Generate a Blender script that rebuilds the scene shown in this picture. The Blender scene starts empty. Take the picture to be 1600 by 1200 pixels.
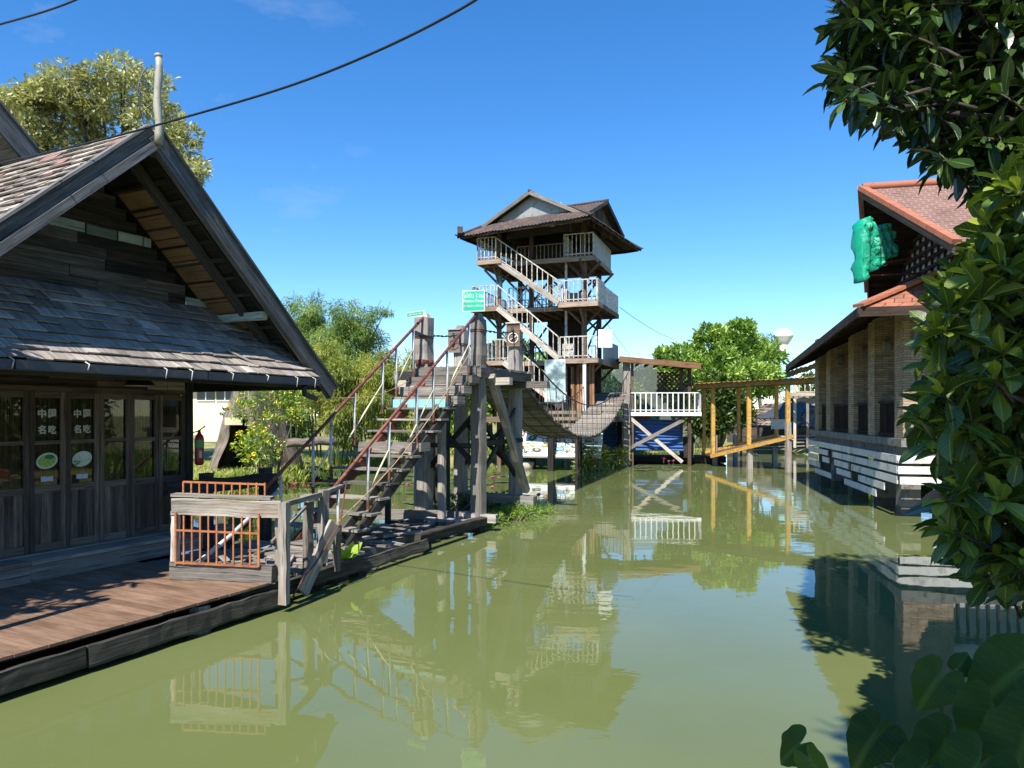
import bpy, math, random
import numpy as np
from mathutils import Vector as V, Matrix, noise as mnoise
random.seed(7); RNG = np.random.default_rng(7)
SC = bpy.context.scene
COL = SC.collection

# ------------------------------------------------------------------ camera, sky, sun, exposure
F, HY, CH = 1110.0, 648.0, 2.4
cam = bpy.data.cameras.new("camera"); camo = bpy.data.objects.new("camera", cam); COL.objects.link(camo)
camo.location = (0, 0, CH); camo.rotation_euler = (math.radians(90), 0, 0)
cam.sensor_width = 36; cam.lens = F/1600*36; cam.shift_y = 0.03; cam.clip_start = 0.05; cam.clip_end = 3000
SC.camera = camo
SUN_EL = math.radians(50); SUN_AZ = V((-0.34, -0.94, 0)).normalized()
SUN = V((SUN_AZ.x*math.cos(SUN_EL), SUN_AZ.y*math.cos(SUN_EL), math.sin(SUN_EL)))
w = bpy.data.worlds.new("World"); SC.world = w; w.use_nodes = True
nt = w.node_tree; bg = nt.nodes['Background']
sky = nt.nodes.new('ShaderNodeTexSky'); sky.sky_type = 'NISHITA'; sky.sun_disc = False
sky.sun_elevation = SUN_EL; sky.sun_rotation = math.atan2(SUN_AZ.x, SUN_AZ.y)
sky.air_density = 1.0; sky.dust_density = 0.0; sky.ozone_density = 5.0
hsv = nt.nodes.new('ShaderNodeHueSaturation'); hsv.inputs['Hue'].default_value = .503; hsv.inputs['Saturation'].default_value = 1.26; nt.links.new(sky.outputs[0], hsv.inputs['Color'])
# a few faint wisps of cloud high on the left
tcw = nt.nodes.new('ShaderNodeTexCoord'); mpw = nt.nodes.new('ShaderNodeMapping'); mpw.inputs[3].default_value = (3.0, 6.0, 9.0); mpw.inputs[2].default_value = (0, .5, .3)
nt.links.new(tcw.outputs['Generated'], mpw.inputs[0])
nw = nt.nodes.new('ShaderNodeTexNoise'); nw.inputs['Scale'].default_value = 1.6; nw.inputs['Detail'].default_value = 8; nw.inputs['Roughness'].default_value = .62; nt.links.new(mpw.outputs[0], nw.inputs['Vector'])
rw = nt.nodes.new('ShaderNodeMapRange'); nt.links.new(nw.outputs[0], rw.inputs[0])
for i_, v_ in enumerate((.57, .82, 0, .22)): rw.inputs[i_+1].default_value = v_
dw = nt.nodes.new('ShaderNodeVectorMath'); dw.operation = 'DOT_PRODUCT'; nt.links.new(tcw.outputs['Generated'], dw.inputs[0]); dw.inputs[1].default_value = V((-.44, .8, .42)).normalized()
rd = nt.nodes.new('ShaderNodeMapRange'); nt.links.new(dw.outputs['Value'], rd.inputs[0])
for i_, v_ in enumerate((.93, .99, 0, 1)): rd.inputs[i_+1].default_value = v_
mw = nt.nodes.new('ShaderNodeMath'); mw.operation = 'MULTIPLY'; nt.links.new(rw.outputs[0], mw.inputs[0]); nt.links.new(rd.outputs[0], mw.inputs[1])
cw = nt.nodes.new('ShaderNodeMix'); cw.data_type = 'RGBA'; nt.links.new(mw.outputs[0], cw.inputs[0]); nt.links.new(hsv.outputs[0], cw.inputs[6]); cw.inputs[7].default_value = (4.2, 4.6, 5.2, 1)
nt.links.new(cw.outputs[2], bg.inputs[0]); bg.inputs[1].default_value = 0.124
sl = bpy.data.lights.new("sun", 'SUN'); so = bpy.data.objects.new("sun", sl); COL.objects.link(so)
sl.energy = 5.0; sl.angle = math.radians(0.53); sl.color = (1.0, 0.94, 0.84)
so.rotation_euler = SUN.to_track_quat('Z', 'Y').to_euler(); so.location = (0, -20, 40)
SC.view_settings.view_transform = 'Standard'; SC.view_settings.look = 'None'
SC.view_settings.exposure = 0.88; SC.view_settings.gamma = 1
SC.cycles.max_bounces = 8; SC.cycles.transparent_max_bounces = 12
SC.cycles.use_denoising = True

# ------------------------------------------------------------------ helpers
Z = V((0, 0, 1))
def P(px, py, Y): return V(((px-800)/F*Y, Y, CH-(py-HY)/F*Y))
def PZ(px, py, z):
    Y = F*(CH-z)/(py-HY); return V(((px-800)/F*Y, Y, z))
BASE = {}
def rnd(a, b): return random.uniform(a, b)

class MB:
    def __init__(s): s.v=[]; s.f=[]; s.uv=[]; s.t=[]; s.m=[]; s.sm=[]
    def face(s, idx, uv, t, m=0, sm=False):
        s.f.append(tuple(idx)); s.uv.extend(uv); s.t.append(t); s.m.append(m); s.sm.append(sm)
    def beam(s, p0, p1, w, h, up=None, tone=None, m=0, rough=0.0, seg=1, ch=0.0, tap=1.0, ends=True):
        p0, p1 = V(p0), V(p1); d = p1-p0; L = d.length; d = d/L
        if up is None: up = Z if abs(d.z) < .9 else V((.447, .894, 0))
        q = V(up); a = d.cross(q).normalized(); q = a.cross(d)
        t = rnd(0, 1) if tone is None else tone
        x, y = w/2, h/2
        if ch: pr = [(-x+ch,-y),(x-ch,-y),(x,-y+ch),(x,y-ch),(x-ch,y),(-x+ch,y),(-x,y-ch),(-x,-y+ch)]
        else: pr = [(-x,-y),(x,-y),(x,y),(-x,y)]
        n = len(pr); b = len(s.v); u0, v0 = rnd(0, 50), rnd(0, 50)
        per = [0]
        for j in range(n):
            A, B = pr[j], pr[(j+1) % n]; per.append(per[-1]+math.hypot(A[0]-B[0], A[1]-B[1]))
        off = [(rnd(-rough, rough), rnd(-rough, rough)) for _ in pr]
        for i in range(seg+1):
            f = i/seg; k = 1+(tap-1)*f; wx, wy = rnd(-rough, rough)*.6, rnd(-rough, rough)*.6
            for j, (A, B) in enumerate(pr):
                s.v.append(p0+d*(L*f+ (rnd(-rough, rough) if i in (0, seg) else 0))+a*(A*k+off[j][0]+wx+rnd(-rough, rough)*.4)+q*(B*k+off[j][1]+wy+rnd(-rough, rough)*.4))
        for i in range(seg):
            for j in range(n):
                j2 = (j+1) % n
                s.face((b+i*n+j, b+(i+1)*n+j, b+(i+1)*n+j2, b+i*n+j2),
                       [(u0+L*i/seg, v0+per[j]), (u0+L*(i+1)/seg, v0+per[j]), (u0+L*(i+1)/seg, v0+per[j+1]), (u0+L*i/seg, v0+per[j+1])], t, m)
        if ends:
            s.face([b+j for j in range(n)], [(u0+.05*A, v0+B) for A, B in pr], t, m)
            s.face([b+seg*n+j for j in reversed(range(n))], [(u0+.05*A, v0+B) for A, B in reversed(pr)], t, m)
        return s
    def box(s, o, a, b, c, tone=None, m=0):
        o, a, b, c = V(o), V(a), V(b), V(c)
        t = rnd(0, 1) if tone is None else tone
        k = len(s.v); u0, v0 = rnd(0, 50), rnd(0, 50)
        ax = [a, b, c]; ax.sort(key=lambda e: -e.length); a, b, c = ax
        for i in (0, 1):
            for j in (0, 1):
                for l in (0, 1): s.v.append(o+a*i+b*j+c*l)
        la, lb, lc = a.length, b.length, c.length
        I = lambda i, j, l: k+i*4+j*2+l
        r = a.cross(b).dot(c) > 0
        def F4(q, uv):
            if not r: q = q[::-1]; uv = uv[::-1]
            s.face(q, [(u0+A, v0+B) for A, B in uv], t, m)
        F4([I(0,0,1), I(1,0,1), I(1,1,1), I(0,1,1)], [(0,0),(la,0),(la,lb),(0,lb)])
        F4([I(0,1,0), I(1,1,0), I(1,0,0), I(0,0,0)], [(0,lb),(la,lb),(la,0),(0,0)])
        F4([I(0,0,0), I(1,0,0), I(1,0,1), I(0,0,1)], [(0,lb),(la,lb),(la,lb+lc),(0,lb+lc)])
        F4([I(0,1,1), I(1,1,1), I(1,1,0), I(0,1,0)], [(0,0),(la,0),(la,lc),(0,lc)])
        F4([I(0,0,0), I(0,0,1), I(0,1,1), I(0,1,0)], [(0,0),(0,lc),(.05,lc),(.05,0)])
        F4([I(1,1,0), I(1,1,1), I(1,0,1), I(1,0,0)], [(0,0),(0,lc),(.05,lc),(.05,0)])
        return s
    def tube(s, pts, r, n=6, tone=None, m=0, caps=True, sm=True):
        pts = [V(p) for p in pts]; t = rnd(0, 1) if tone is None else tone
        N = len(pts); rr = r if isinstance(r, (list, tuple)) else [r]*N
        b = len(s.v); L = 0; u0 = rnd(0, 50)
        d = (pts[1]-pts[0]).normalized(); a = d.orthogonal().normalized(); Ls = []
        for i, p in enumerate(pts):
            e = (pts[min(i+1, N-1)]-pts[max(i-1, 0)])
            if e.length > 1e-9: e.normalize()
            a = (a-e*a.dot(e)); a = a.normalized() if a.length > 1e-6 else e.orthogonal().normalized()
            c = e.cross(a)
            if i: L += (p-pts[i-1]).length
            Ls.append(L)
            for j in range(n):
                th = 2*math.pi*j/n; s.v.append(p+(a*math.cos(th)+c*math.sin(th))*rr[i])
        for i in range(N-1):
            for j in range(n):
                j2 = (j+1) % n; w0 = 6.28*rr[i]
                s.face((b+i*n+j, b+i*n+j2, b+(i+1)*n+j2, b+(i+1)*n+j),
                       [(u0+Ls[i], w0*j/n), (u0+Ls[i], w0*(j+1)/n), (u0+Ls[i+1], w0*(j+1)/n), (u0+Ls[i+1], w0*j/n)], t, m, sm)
        if caps:
            s.face([b+j for j in reversed(range(n))], [(0, 0)]*n, t, m)
            s.face([b+(N-1)*n+j for j in range(n)], [(0, 0)]*n, t, m)
        return s
    def poly(s, pts, tone=None, m=0, uvs=None):
        t = rnd(0, 1) if tone is None else tone; b = len(s.v); pts = [V(p) for p in pts]
        s.v.extend(pts)
        if uvs is None:
            o = pts[0]; e = (pts[1]-o).normalized(); nn = (pts[1]-o).cross(pts[2]-o)
            g = nn.cross(e).normalized() if nn.length > 1e-9 else e.orthogonal()
            uvs = [((p-o).dot(e), (p-o).dot(g)) for p in pts]
        s.face(range(b, b+len(pts)), uvs, t, m); return s
    def prism(s, pts, th, tone=None, m=0):
        pts = [V(p) for p in pts]; th = V(th); t = rnd(0, 1) if tone is None else tone
        n = len(pts); e = (pts[1]-pts[0]).normalized(); g = th.cross(e).normalized()
        uv = [((p-pts[0]).dot(e), (p-pts[0]).dot(g)) for p in pts]
        b = len(s.v); s.v.extend(pts); s.v.extend([p+th for p in pts])
        s.face([b+i for i in reversed(range(n))], uv[::-1], t, m); s.face([b+n+i for i in range(n)], uv, t, m)
        for i in range(n):
            j = (i+1) % n; L = (pts[j]-pts[i]).length
            s.face((b+i, b+j, b+n+j, b+n+i), [(0, 0), (L, 0), (L, th.length), (0, th.length)], t, m)
        return s
    def corr(s, p00, p10, p01, p11, n, amp, rows=1, tone=None, m=0, sag=0.0, nrm=None):
        """corrugated sheet: ridges run from edge p00-p10 (eave) to p01-p11 (top)"""
        p00, p10, p01, p11 = map(V, (p00, p10, p01, p11))
        nn = V(nrm) if nrm is not None else (p10-p00).cross(p01-p00).normalized()
        b = len(s.v); N = n*4; t = rnd(0, 1) if tone is None else tone
        Lx = (p10-p00).length; Ly = (p01-p00).length
        for r in range(rows+1):
            g = r/rows
            for i in range(N+1):
                f = i/N; A = p00.lerp(p10, f); B = p01.lerp(p11, f)
                q = A.lerp(B, g)+nn*(amp*math.sin(2*math.pi*n*f)-sag*math.sin(math.pi*g)+ (mnoise.noise(V((f*9, g*2, Lx)))*amp*1.5))
                s.v.append(q)
        for r in range(rows):
            for i in range(N):
                a = b+r*(N+1)+i
                s.face((a, a+1, a+N+2, a+N+1), [(r/rows*Ly, i/N*Lx), (r/rows*Ly, (i+1)/N*Lx), ((r+1)/rows*Ly, (i+1)/N*Lx), ((r+1)/rows*Ly, i/N*Lx)], t, m, True)
        return s
    def build(s, name, mats, parent=None, origin=None):
        me = bpy.data.meshes.new(name)
        if parent is not None: B = BASE[parent]
        else:
            if origin is None:
                xs = [p[0] for p in s.v]; ys = [p[1] for p in s.v]; zs = [p[2] for p in s.v]
                origin = ((min(xs)+max(xs))/2, (min(ys)+max(ys))/2, min(zs))
            B = V(origin)
        me.from_pydata([tuple(V(p)-B) for p in s.v], [], s.f)
        uv = me.uv_layers.new(name='UVMap'); uv.data.foreach_set('uv', np.array(s.uv, dtype=np.float32).ravel())
        at = me.attributes.new('tone', 'FLOAT', 'FACE'); at.data.foreach_set('value', np.array(s.t, dtype=np.float32))
        if not isinstance(mats, (list, tuple)): mats = [mats]
        for mm in mats: me.materials.append(mm)
        me.polygons.foreach_set('material_index', np.array(s.m, dtype=np.int32))
        me.polygons.foreach_set('use_smooth', np.array(s.sm, dtype=bool))
        me.update()
        o = bpy.data.objects.new(name, me); COL.objects.link(o); BASE[o] = B
        if parent is not None: o.parent = parent
        else: o.location = B
        return o

def tag(o, label=None, cat=None, group=None, kind=None):
    if label: o['label'] = label
    if cat: o['category'] = cat
    if group: o['group'] = group
    if kind: o['kind'] = kind
    return o
def thing(name, label, cat, loc, group=None):
    o = bpy.data.objects.new(name, None); COL.objects.link(o); o.location = V(loc); o.empty_display_size = .2
    BASE[o] = V(loc); return tag(o, label, cat, group)
def copy_tree(o, parent=None):
    c = o.copy(); COL.objects.link(c)
    if parent is not None: c.parent = parent
    for k in list(o.children): copy_tree(k, c)
    return c
def mesh_np(name, verts, faces_flat, nv, mats, uv=None, tone=None, parent=None, origin=None, smooth=False, mi=None):
    """verts (n,3) world, faces (m,k) index array"""
    me = bpy.data.meshes.new(name)
    B = BASE[parent] if parent is not None else V(origin if origin is not None else (0, 0, 0))
    vv = (verts-np.array(B)).astype(np.float32); me.vertices.add(len(vv)); me.vertices.foreach_set('co', vv.ravel())
    m, k = faces_flat.shape
    me.loops.add(m*k); me.loops.foreach_set('vertex_index', faces_flat.astype(np.int32).ravel())
    me.polygons.add(m); me.polygons.foreach_set('loop_start', np.arange(0, m*k, k, dtype=np.int32))
    me.polygons.foreach_set('loop_total', np.full(m, k, dtype=np.int32))
    if not isinstance(mats, (list, tuple)): mats = [mats]
    for x in mats: me.materials.append(x)
    if mi is not None: me.polygons.foreach_set('material_index', mi.astype(np.int32))
    me.polygons.foreach_set('use_smooth', np.full(m, smooth, dtype=bool))
    me.update(calc_edges=True)
    if uv is not None:
        l = me.uv_layers.new(name='UVMap'); l.data.foreach_set('uv', uv.astype(np.float32).ravel())
    at = me.attributes.new('tone', 'FLOAT', 'FACE'); at.data.foreach_set('value', (tone if tone is not None else np.full(m, .5)).astype(np.float32))
    o = bpy.data.objects.new(name, me); COL.objects.link(o); BASE[o] = B
    if parent is not None: o.parent = parent
    else: o.location = B
    return o

# ------------------------------------------------------------------ materials
def newmat(name):
    m = bpy.data.materials.new(name); m.use_nodes = True; n = m.node_tree
    return m, n, n.nodes['Principled BSDF']
def N_(n, t, **kw):
    x = n.nodes.new(t)
    for k, v in kw.items():
        if k.startswith('i_'): x.inputs[int(k[2:])].default_value = v
        else: setattr(x, k, v)
    return x
def ramp(n, stops, fac):
    r = n.nodes.new('ShaderNodeValToRGB'); e = r.color_ramp.elements
    while len(e) > 1: e.remove(e[-1])
    e[0].position = stops[0][0]; e[0].color = (*stops[0][1], 1)
    for p, c in stops[1:]:
        q = e.new(p); q.color = (*c, 1)
    n.links.new(fac, r.inputs[0]); return r.outputs[0]
def mix(n, mode, fac, a, b):
    x = n.nodes.new('ShaderNodeMix'); x.data_type = 'RGBA'; x.blend_type = mode
    for sck, val in ((x.inputs[0], fac), (x.inputs[6], a), (x.inputs[7], b)):
        if hasattr(val, 'is_linked'): n.links.new(val, sck)
        elif isinstance(val, (int, float)): sck.default_value = val
        else: sck.default_value = (*val, 1)
    return x.outputs[2]
def mrange(n, val, a, b, c, d):
    x = n.nodes.new('ShaderNodeMapRange'); n.links.new(val, x.inputs[0])
    for i, q in enumerate((a, b, c, d)): x.inputs[i+1].default_value = q
    return x.outputs[0]
def noise(n, vec, sc, det=4, ro=.55, scale3=None):
    if scale3 is not None:
        mp = N_(n, 'ShaderNodeMapping'); mp.inputs[3].default_value = scale3; n.links.new(vec, mp.inputs[0]); vec = mp.outputs[0]
    x = N_(n, 'ShaderNodeTexNoise'); x.inputs['Scale'].default_value = sc; x.inputs['Detail'].default_value = det; x.inputs['Roughness'].default_value = ro
    n.links.new(vec, x.inputs['Vector']); return x.outputs[0]
def tone_of(n): return N_(n, 'ShaderNodeAttribute', attribute_name='tone').outputs['Fac']
def bump(n, b, h, strength, dist=.01):
    x = N_(n, 'ShaderNodeBump'); x.inputs['Strength'].default_value = strength; x.inputs['Distance'].default_value = dist
    n.links.new(h, x.inputs['Height']); n.links.new(x.outputs[0], b.inputs['Normal'])
def wood(name, dark, mid, light, stain=None, sa=.5, rough=.85, tone=.55, bmp=.5, grain=26):
    m, n, b = newmat(name); uv = N_(n, 'ShaderNodeTexCoord').outputs['UV']
    g = noise(n, uv, 1, 9, .72, (1.1, grain, 1)); c = ramp(n, [(.3, dark), (.5, mid), (.7, light)], g)
    cr = noise(n, uv, 1, 5, .65, (1.3, grain*1.7, 1)); crk = mrange(n, cr, .33, .43, 0, 1)
    bl = noise(n, uv, 1.5, 5, .6, (1, 2.2, 1))
    if stain is not None: c = mix(n, 'MIX', mrange(n, bl, .48, .66, 0, sa), c, stain)
    t = mrange(n, tone_of(n), 0, 1, 1-tone, 1+tone*.7)
    k = N_(n, 'ShaderNodeMath', operation='MULTIPLY'); n.links.new(t, k.inputs[0]); n.links.new(mrange(n, crk, 0, 1, .28, 1), k.inputs[1])
    k2 = N_(n, 'ShaderNodeMath', operation='MULTIPLY'); n.links.new(k.outputs[0], k2.inputs[0]); n.links.new(mrange(n, bl, .3, .7, .6, 1.35), k2.inputs[1])
    cc = N_(n, 'ShaderNodeVectorMath', operation='SCALE'); n.links.new(c, cc.inputs[0]); n.links.new(k2.outputs[0], cc.inputs['Scale'])
    n.links.new(cc.outputs[0], b.inputs['Base Color']); b.inputs['Roughness'].default_value = rough
    b.inputs['Specular IOR Level'].default_value = .25
    h = N_(n, 'ShaderNodeMath', operation='ADD'); n.links.new(g, h.inputs[0]); n.links.new(crk, h.inputs[1])
    bump(n, b, h.outputs[0], bmp, .012); return m
def paint(name, col, rough=.5, wear=None, wa=.35, metal=0, tone=.15, sc=9, bmp=.15):
    m, n, b = newmat(name); co = N_(n, 'ShaderNodeTexCoord').outputs['Object']
    a = noise(n, co, sc, 6, .7); a2 = noise(n, co, sc*.25, 4, .6)
    c = mix(n, 'MULTIPLY', .6, col, ramp(n, [(.25, (.62, .6, .56)), (.6, (1, 1, 1))], a2))
    if wear is not None: c = mix(n, 'MIX', mrange(n, a, .66-wa*.35, .74-wa*.3, 0, 1), c, wear)
    t = mrange(n, tone_of(n), 0, 1, 1-tone, 1+tone)
    cc = N_(n, 'ShaderNodeVectorMath', operation='SCALE'); n.links.new(c, cc.inputs[0]); n.links.new(t, cc.inputs['Scale'])
    n.links.new(cc.outputs[0], b.inputs['Base Color']); b.inputs['Metallic'].default_value = metal
    n.links.new(mrange(n, a, .3, .7, max(0.05, rough-.12), min(1, rough+.15)), b.inputs['Roughness'])
    bump(n, b, a, bmp, .006); return m
def leafmat(name, dark, mid, light, rough=.4, trans=.3, veins=False, spec=.5, vs=.55):
    m, n, b = newmat(name); t = tone_of(n); c = ramp(n, [(0, dark), (.55, mid), (1, light)], t)
    tc = N_(n, 'ShaderNodeTexCoord')
    if veins:
        sp = N_(n, 'ShaderNodeSeparateXYZ'); n.links.new(tc.outputs['UV'], sp.inputs[0])
        av = N_(n, 'ShaderNodeMath', operation='ABSOLUTE'); n.links.new(sp.outputs[1], av.inputs[0])
        mid_ = mrange(n, av.outputs[0], .03, .10, 1, 0)
        k = N_(n, 'ShaderNodeMath', operation='MULTIPLY_ADD'); n.links.new(av.outputs[0], k.inputs[0]); k.inputs[1].default_value = -.28; n.links.new(sp.outputs[0], k.inputs[2])
        fr = N_(n, 'ShaderNodeMath', operation='MULTIPLY'); n.links.new(k.outputs[0], fr.inputs[0]); fr.inputs[1].default_value = 9
        fc = N_(n, 'ShaderNodeMath', operation='PINGPONG'); n.links.new(fr.outputs[0], fc.inputs[0]); fc.inputs[1].default_value = .5
        sv = mrange(n, fc.outputs[0], 0, .09, .55, 0)
        mx = N_(n, 'ShaderNodeMath', operation='MAXIMUM'); n.links.new(mid_, mx.inputs[0]); n.links.new(sv, mx.inputs[1])
        c = mix(n, 'MIX', mrange(n, mx.outputs[0], 0, 1, 0, vs), c, tuple(min(1, x*1.5+.02) for x in light))
        bump(n, b, mx.outputs[0], .35, .004)
    no = noise(n, tc.outputs['Object'], 3, 3)
    c = mix(n, 'MULTIPLY', .5, c, ramp(n, [(.3, (.6, .65, .6)), (.7, (1.2, 1.15, 1))], no))
    n.links.new(c, b.inputs['Base Color']); b.inputs['Roughness'].default_value = rough; b.inputs['Specular IOR Level'].default_value = spec
    tr = N_(n, 'ShaderNodeBsdfTranslucent'); lc = mix(n, 'MULTIPLY', 1, c, (1.5, 1.6, .6)); n.links.new(lc, tr.inputs[0])
    ms = N_(n, 'ShaderNodeMixShader'); ms.inputs[0].default_value = trans
    n.links.new(b.outputs[0], ms.inputs[1]); n.links.new(tr.outputs[0], ms.inputs[2])
    n.links.new(ms.outputs[0], n.nodes['Material Output'].inputs[0]); return m

M = {}
M['grey'] = wood('weathered_timber', (.10, .088, .075), (.22, .2, .175), (.38, .355, .32), (.13, .10, .075), .5)
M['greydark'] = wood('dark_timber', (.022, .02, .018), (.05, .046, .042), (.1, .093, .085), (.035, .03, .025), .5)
M['greypost'] = wood('bleached_timber', (.15, .135, .118), (.31, .285, .255), (.47, .44, .4), (.16, .125, .095), .55)
M['greymoss'] = wood('mossy_edge_timber', (.025, .022, .018), (.07, .063, .052), (.17, .158, .135), (.04, .04, .026), .6)
M['pale'] = wood('peeled_white_timber', (.17, .14, .115), (.4, .36, .31), (.62, .58, .52), (.2, .13, .09), .7)
M['brown'] = wood('brown_timber', (.06, .038, .025), (.15, .098, .066), (.27, .195, .14), (.08, .055, .04), .6)
M['tan'] = wood('sun_bleached_brown_timber', (.12, .085, .06), (.27, .2, .145), (.4, .32, .25), (.12, .085, .06), .5)
M['orangewood'] = wood('new_brown_timber', (.16, .075, .035), (.29, .15, .075), (.4, .24, .14), (.16, .1, .06), .5)
M['siding'] = wood('dark_siding', (.03, .026, .022), (.084, .072, .062), (.18, .157, .137), (.1, .05, .035), .5, tone=.75)
M['doorwood'] = wood('door_timber', (.045, .038, .031), (.125, .102, .083), (.24, .2, .165), (.06, .04, .03), .5, tone=.5)
M['mint'] = wood('mint_board', (.2, .25, .22), (.36, .43, .38), (.46, .53, .48), (.2, .22, .2), .4)
M['deck'] = wood('deck_board', (.12, .072, .045), (.19, .115, .074), (.25, .158, .105), (.2, .14, .1), .45, tone=.22, bmp=.2, grain=22)
M['shingle'] = wood('roof_shingle', (.12, .1, .083), (.35, .305, .26), (.57, .51, .44), (.2, .175, .155), .4, tone=.6)
M['shinglered'] = wood('faded_red_shingle', (.15, .07, .055), (.26, .12, .1), (.36, .2, .17), (.2, .17, .15), .4, tone=.4)
M['barge'] = wood('barge_timber', (.05, .05, .052), (.125, .124, .122), (.24, .235, .23), (.03, .03, .03), .5, bmp=.8)
M['ply'] = wood('plywood', (.26, .15, .075), (.36, .22, .12), (.44, .29, .17), (.2, .12, .07), .4, tone=.15, bmp=.1)
M['reed'] = wood('reed_blind', (.1, .06, .034), (.3, .19, .11), (.5, .35, .22), (.05, .03, .02), .5, grain=60, tone=.2)
M['white'] = paint('white_paint', (.54, .53, .49), .65, (.25, .21, .17), .55)
M['whiteclean'] = paint('clean_white_paint', (.74, .74, .72), .5, None)
M['slat'] = paint('weathered_slat_paint', (.68, .68, .66), .6, (.4, .38, .33), .42, sc=3, tone=.1)
M['rail'] = paint('oxide_red_rail', (.13, .035, .024), .55, (.22, .09, .05), .4)
M['rust'] = paint('rust', (.17, .06, .03), .85, (.08, .035, .025), .6, bmp=.4)
M['orange'] = paint('orange_paint', (.43, .15, .05), .55, (.24, .09, .045), .5)
M['galv'] = paint('galvanised_pipe', (.5, .5, .48), .55, (.26, .18, .13), .35)
M['cream'] = paint('cream_pipe', (.62, .55, .36), .5, (.3, .2, .12), .3)
M['gutter'] = paint('gutter_metal', (.06, .07, .085), .5, (.1, .08, .07), .3, metal=.3)
M['teal'] = paint('teal_board', (.25, .55, .56), .6, (.3, .3, .27), .3)
M['signgreen'] = paint('sign_green', (.0, .42, .26), .45, None, bmp=.03)
M['concrete'] = paint('concrete', (.2, .195, .185), .9, (.09, .088, .08), .45, sc=5, bmp=.4)
M['concretewet'] = paint('wet_concrete', (.09, .088, .08), .8, (.04, .045, .035), .5, sc=5, bmp=.4)
M['yellow'] = paint('yellow_paint', (.58, .32, .05), .55, (.26, .17, .08), .5)
M['ochre'] = paint('ochre_paint', (.34, .2, .05), .6, (.16, .1, .05), .5)
M['tin'] = paint('rusted_tin', (.055, .042, .037), .8, (.105, .066, .048), .5, sc=4, bmp=.3)
M['tingrey'] = paint('grey_tin', (.27, .28, .28), .55, (.17, .13, .1), .3, metal=.3, sc=4)
M['shadefill'] = paint('painted_shade', (.015, .013, .012), .9, None)  # near-black fill, its colour stands in for shade in hollow places
M['bluetin'] = paint('blue_tin', (.025, .1, .33), .5, (.05, .1, .2), .4)
M['black'] = paint('black_rubber', (.012, .012, .013), .5, None)
M['rope'] = paint('tan_rope', (.36, .26, .15), .95, (.24, .16, .1), .4)
M['cable'] = paint('steel_cable', (.025, .022, .02), .6, (.1, .04, .02), .3)
M['bamboo'] = paint('bamboo_pole', (.36, .34, .27), .6, (.25, .22, .17), .4)
M['red'] = paint('red_enamel', (.35, .012, .03), .35, None)
M['label'] = paint('paper_label', (.5, .55, .45), .6, None)
M['labelgreen'] = paint('green_label', (.12, .33, .12), .6, None)
M['bark'] = wood('bark', (.06, .048, .036), (.14, .115, .09), (.24, .21, .175), (.08, .07, .05), .5, grain=9, bmp=1)
M['barkdark'] = wood('dark_bark', (.03, .025, .02), (.07, .058, .046), (.12, .1, .085), (.05, .05, .03), .5, grain=9, bmp=1)
M['thatch'] = wood('thatch', (.1, .075, .055), (.24, .19, .145), (.38, .32, .26), (.16, .12, .09), .5, grain=30, bmp=1)
M['brickorange'] = paint('orange_brick', (.42, .14, .065), .85, (.25, .12, .08), .4)
M['facecream'] = paint('cream_render', (.72, .64, .42), .8, (.5, .45, .3), .2, sc=3)
M['tarp'] = paint('green_tarpaulin', (.0, .33, .19), .5, (.0, .22, .13), .45, sc=22, bmp=.8)
M['ridge'] = paint('terracotta_ridge', (.4, .14, .075), .75, (.28, .11, .07), .35, sc=6)
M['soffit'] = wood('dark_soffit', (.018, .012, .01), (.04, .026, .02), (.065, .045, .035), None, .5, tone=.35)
M['sky_print'] = paint('billboard_turquoise', (.12, .55, .62), .5, (.5, .75, .78), .6, sc=.5)
M['greywall'] = paint('pale_grey_wall', (.52, .54, .54), .7, None)
M['darkglass'] = paint('dark_glass', (.012, .02, .024), .1, None, tone=.02, bmp=.0)
M['plate'] = paint('sticker_plate', (.5, .62, .52), .5, None, tone=.05)
M['veg1'] = paint('sticker_greens', (.22, .38, .06), .5, (.4, .5, .15), .5, sc=30)
M['veg2'] = paint('sticker_dark_greens', (.02, .14, .05), .5, (.1, .25, .06), .4, sc=30)
M['sticker'] = paint('white_sticker', (.5, .52, .5), .6, None, tone=.03)
M['stickerblue'] = paint('pale_blue_sticker', (.42, .52, .62), .6, None, tone=.03)

def glassmat():
    m, n, b = newmat('window_glass'); n.nodes.remove(b)
    g = N_(n, 'ShaderNodeBsdfGlossy'); g.inputs['Roughness'].default_value = .02; g.inputs[0].default_value = (.9, .92, .92, 1)
    tr = N_(n, 'ShaderNodeBsdfTransparent'); tr.inputs[0].default_value = (.75, .78, .76, 1)
    fr = N_(n, 'ShaderNodeFresnel'); fr.inputs[0].default_value = 1.5
    a = N_(n, 'ShaderNodeMath', operation='MULTIPLY_ADD'); n.links.new(fr.outputs[0], a.inputs[0]); a.inputs[1].default_value = .75; a.inputs[2].default_value = .0
    ms = N_(n, 'ShaderNodeMixShader'); n.links.new(a.outputs[0], ms.inputs[0]); n.links.new(tr.outputs[0], ms.inputs[1]); n.links.new(g.outputs[0], ms.inputs[2])
    n.links.new(ms.outputs[0], n.nodes['Material Output'].inputs[0]); return m
M['glass'] = glassmat()
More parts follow.
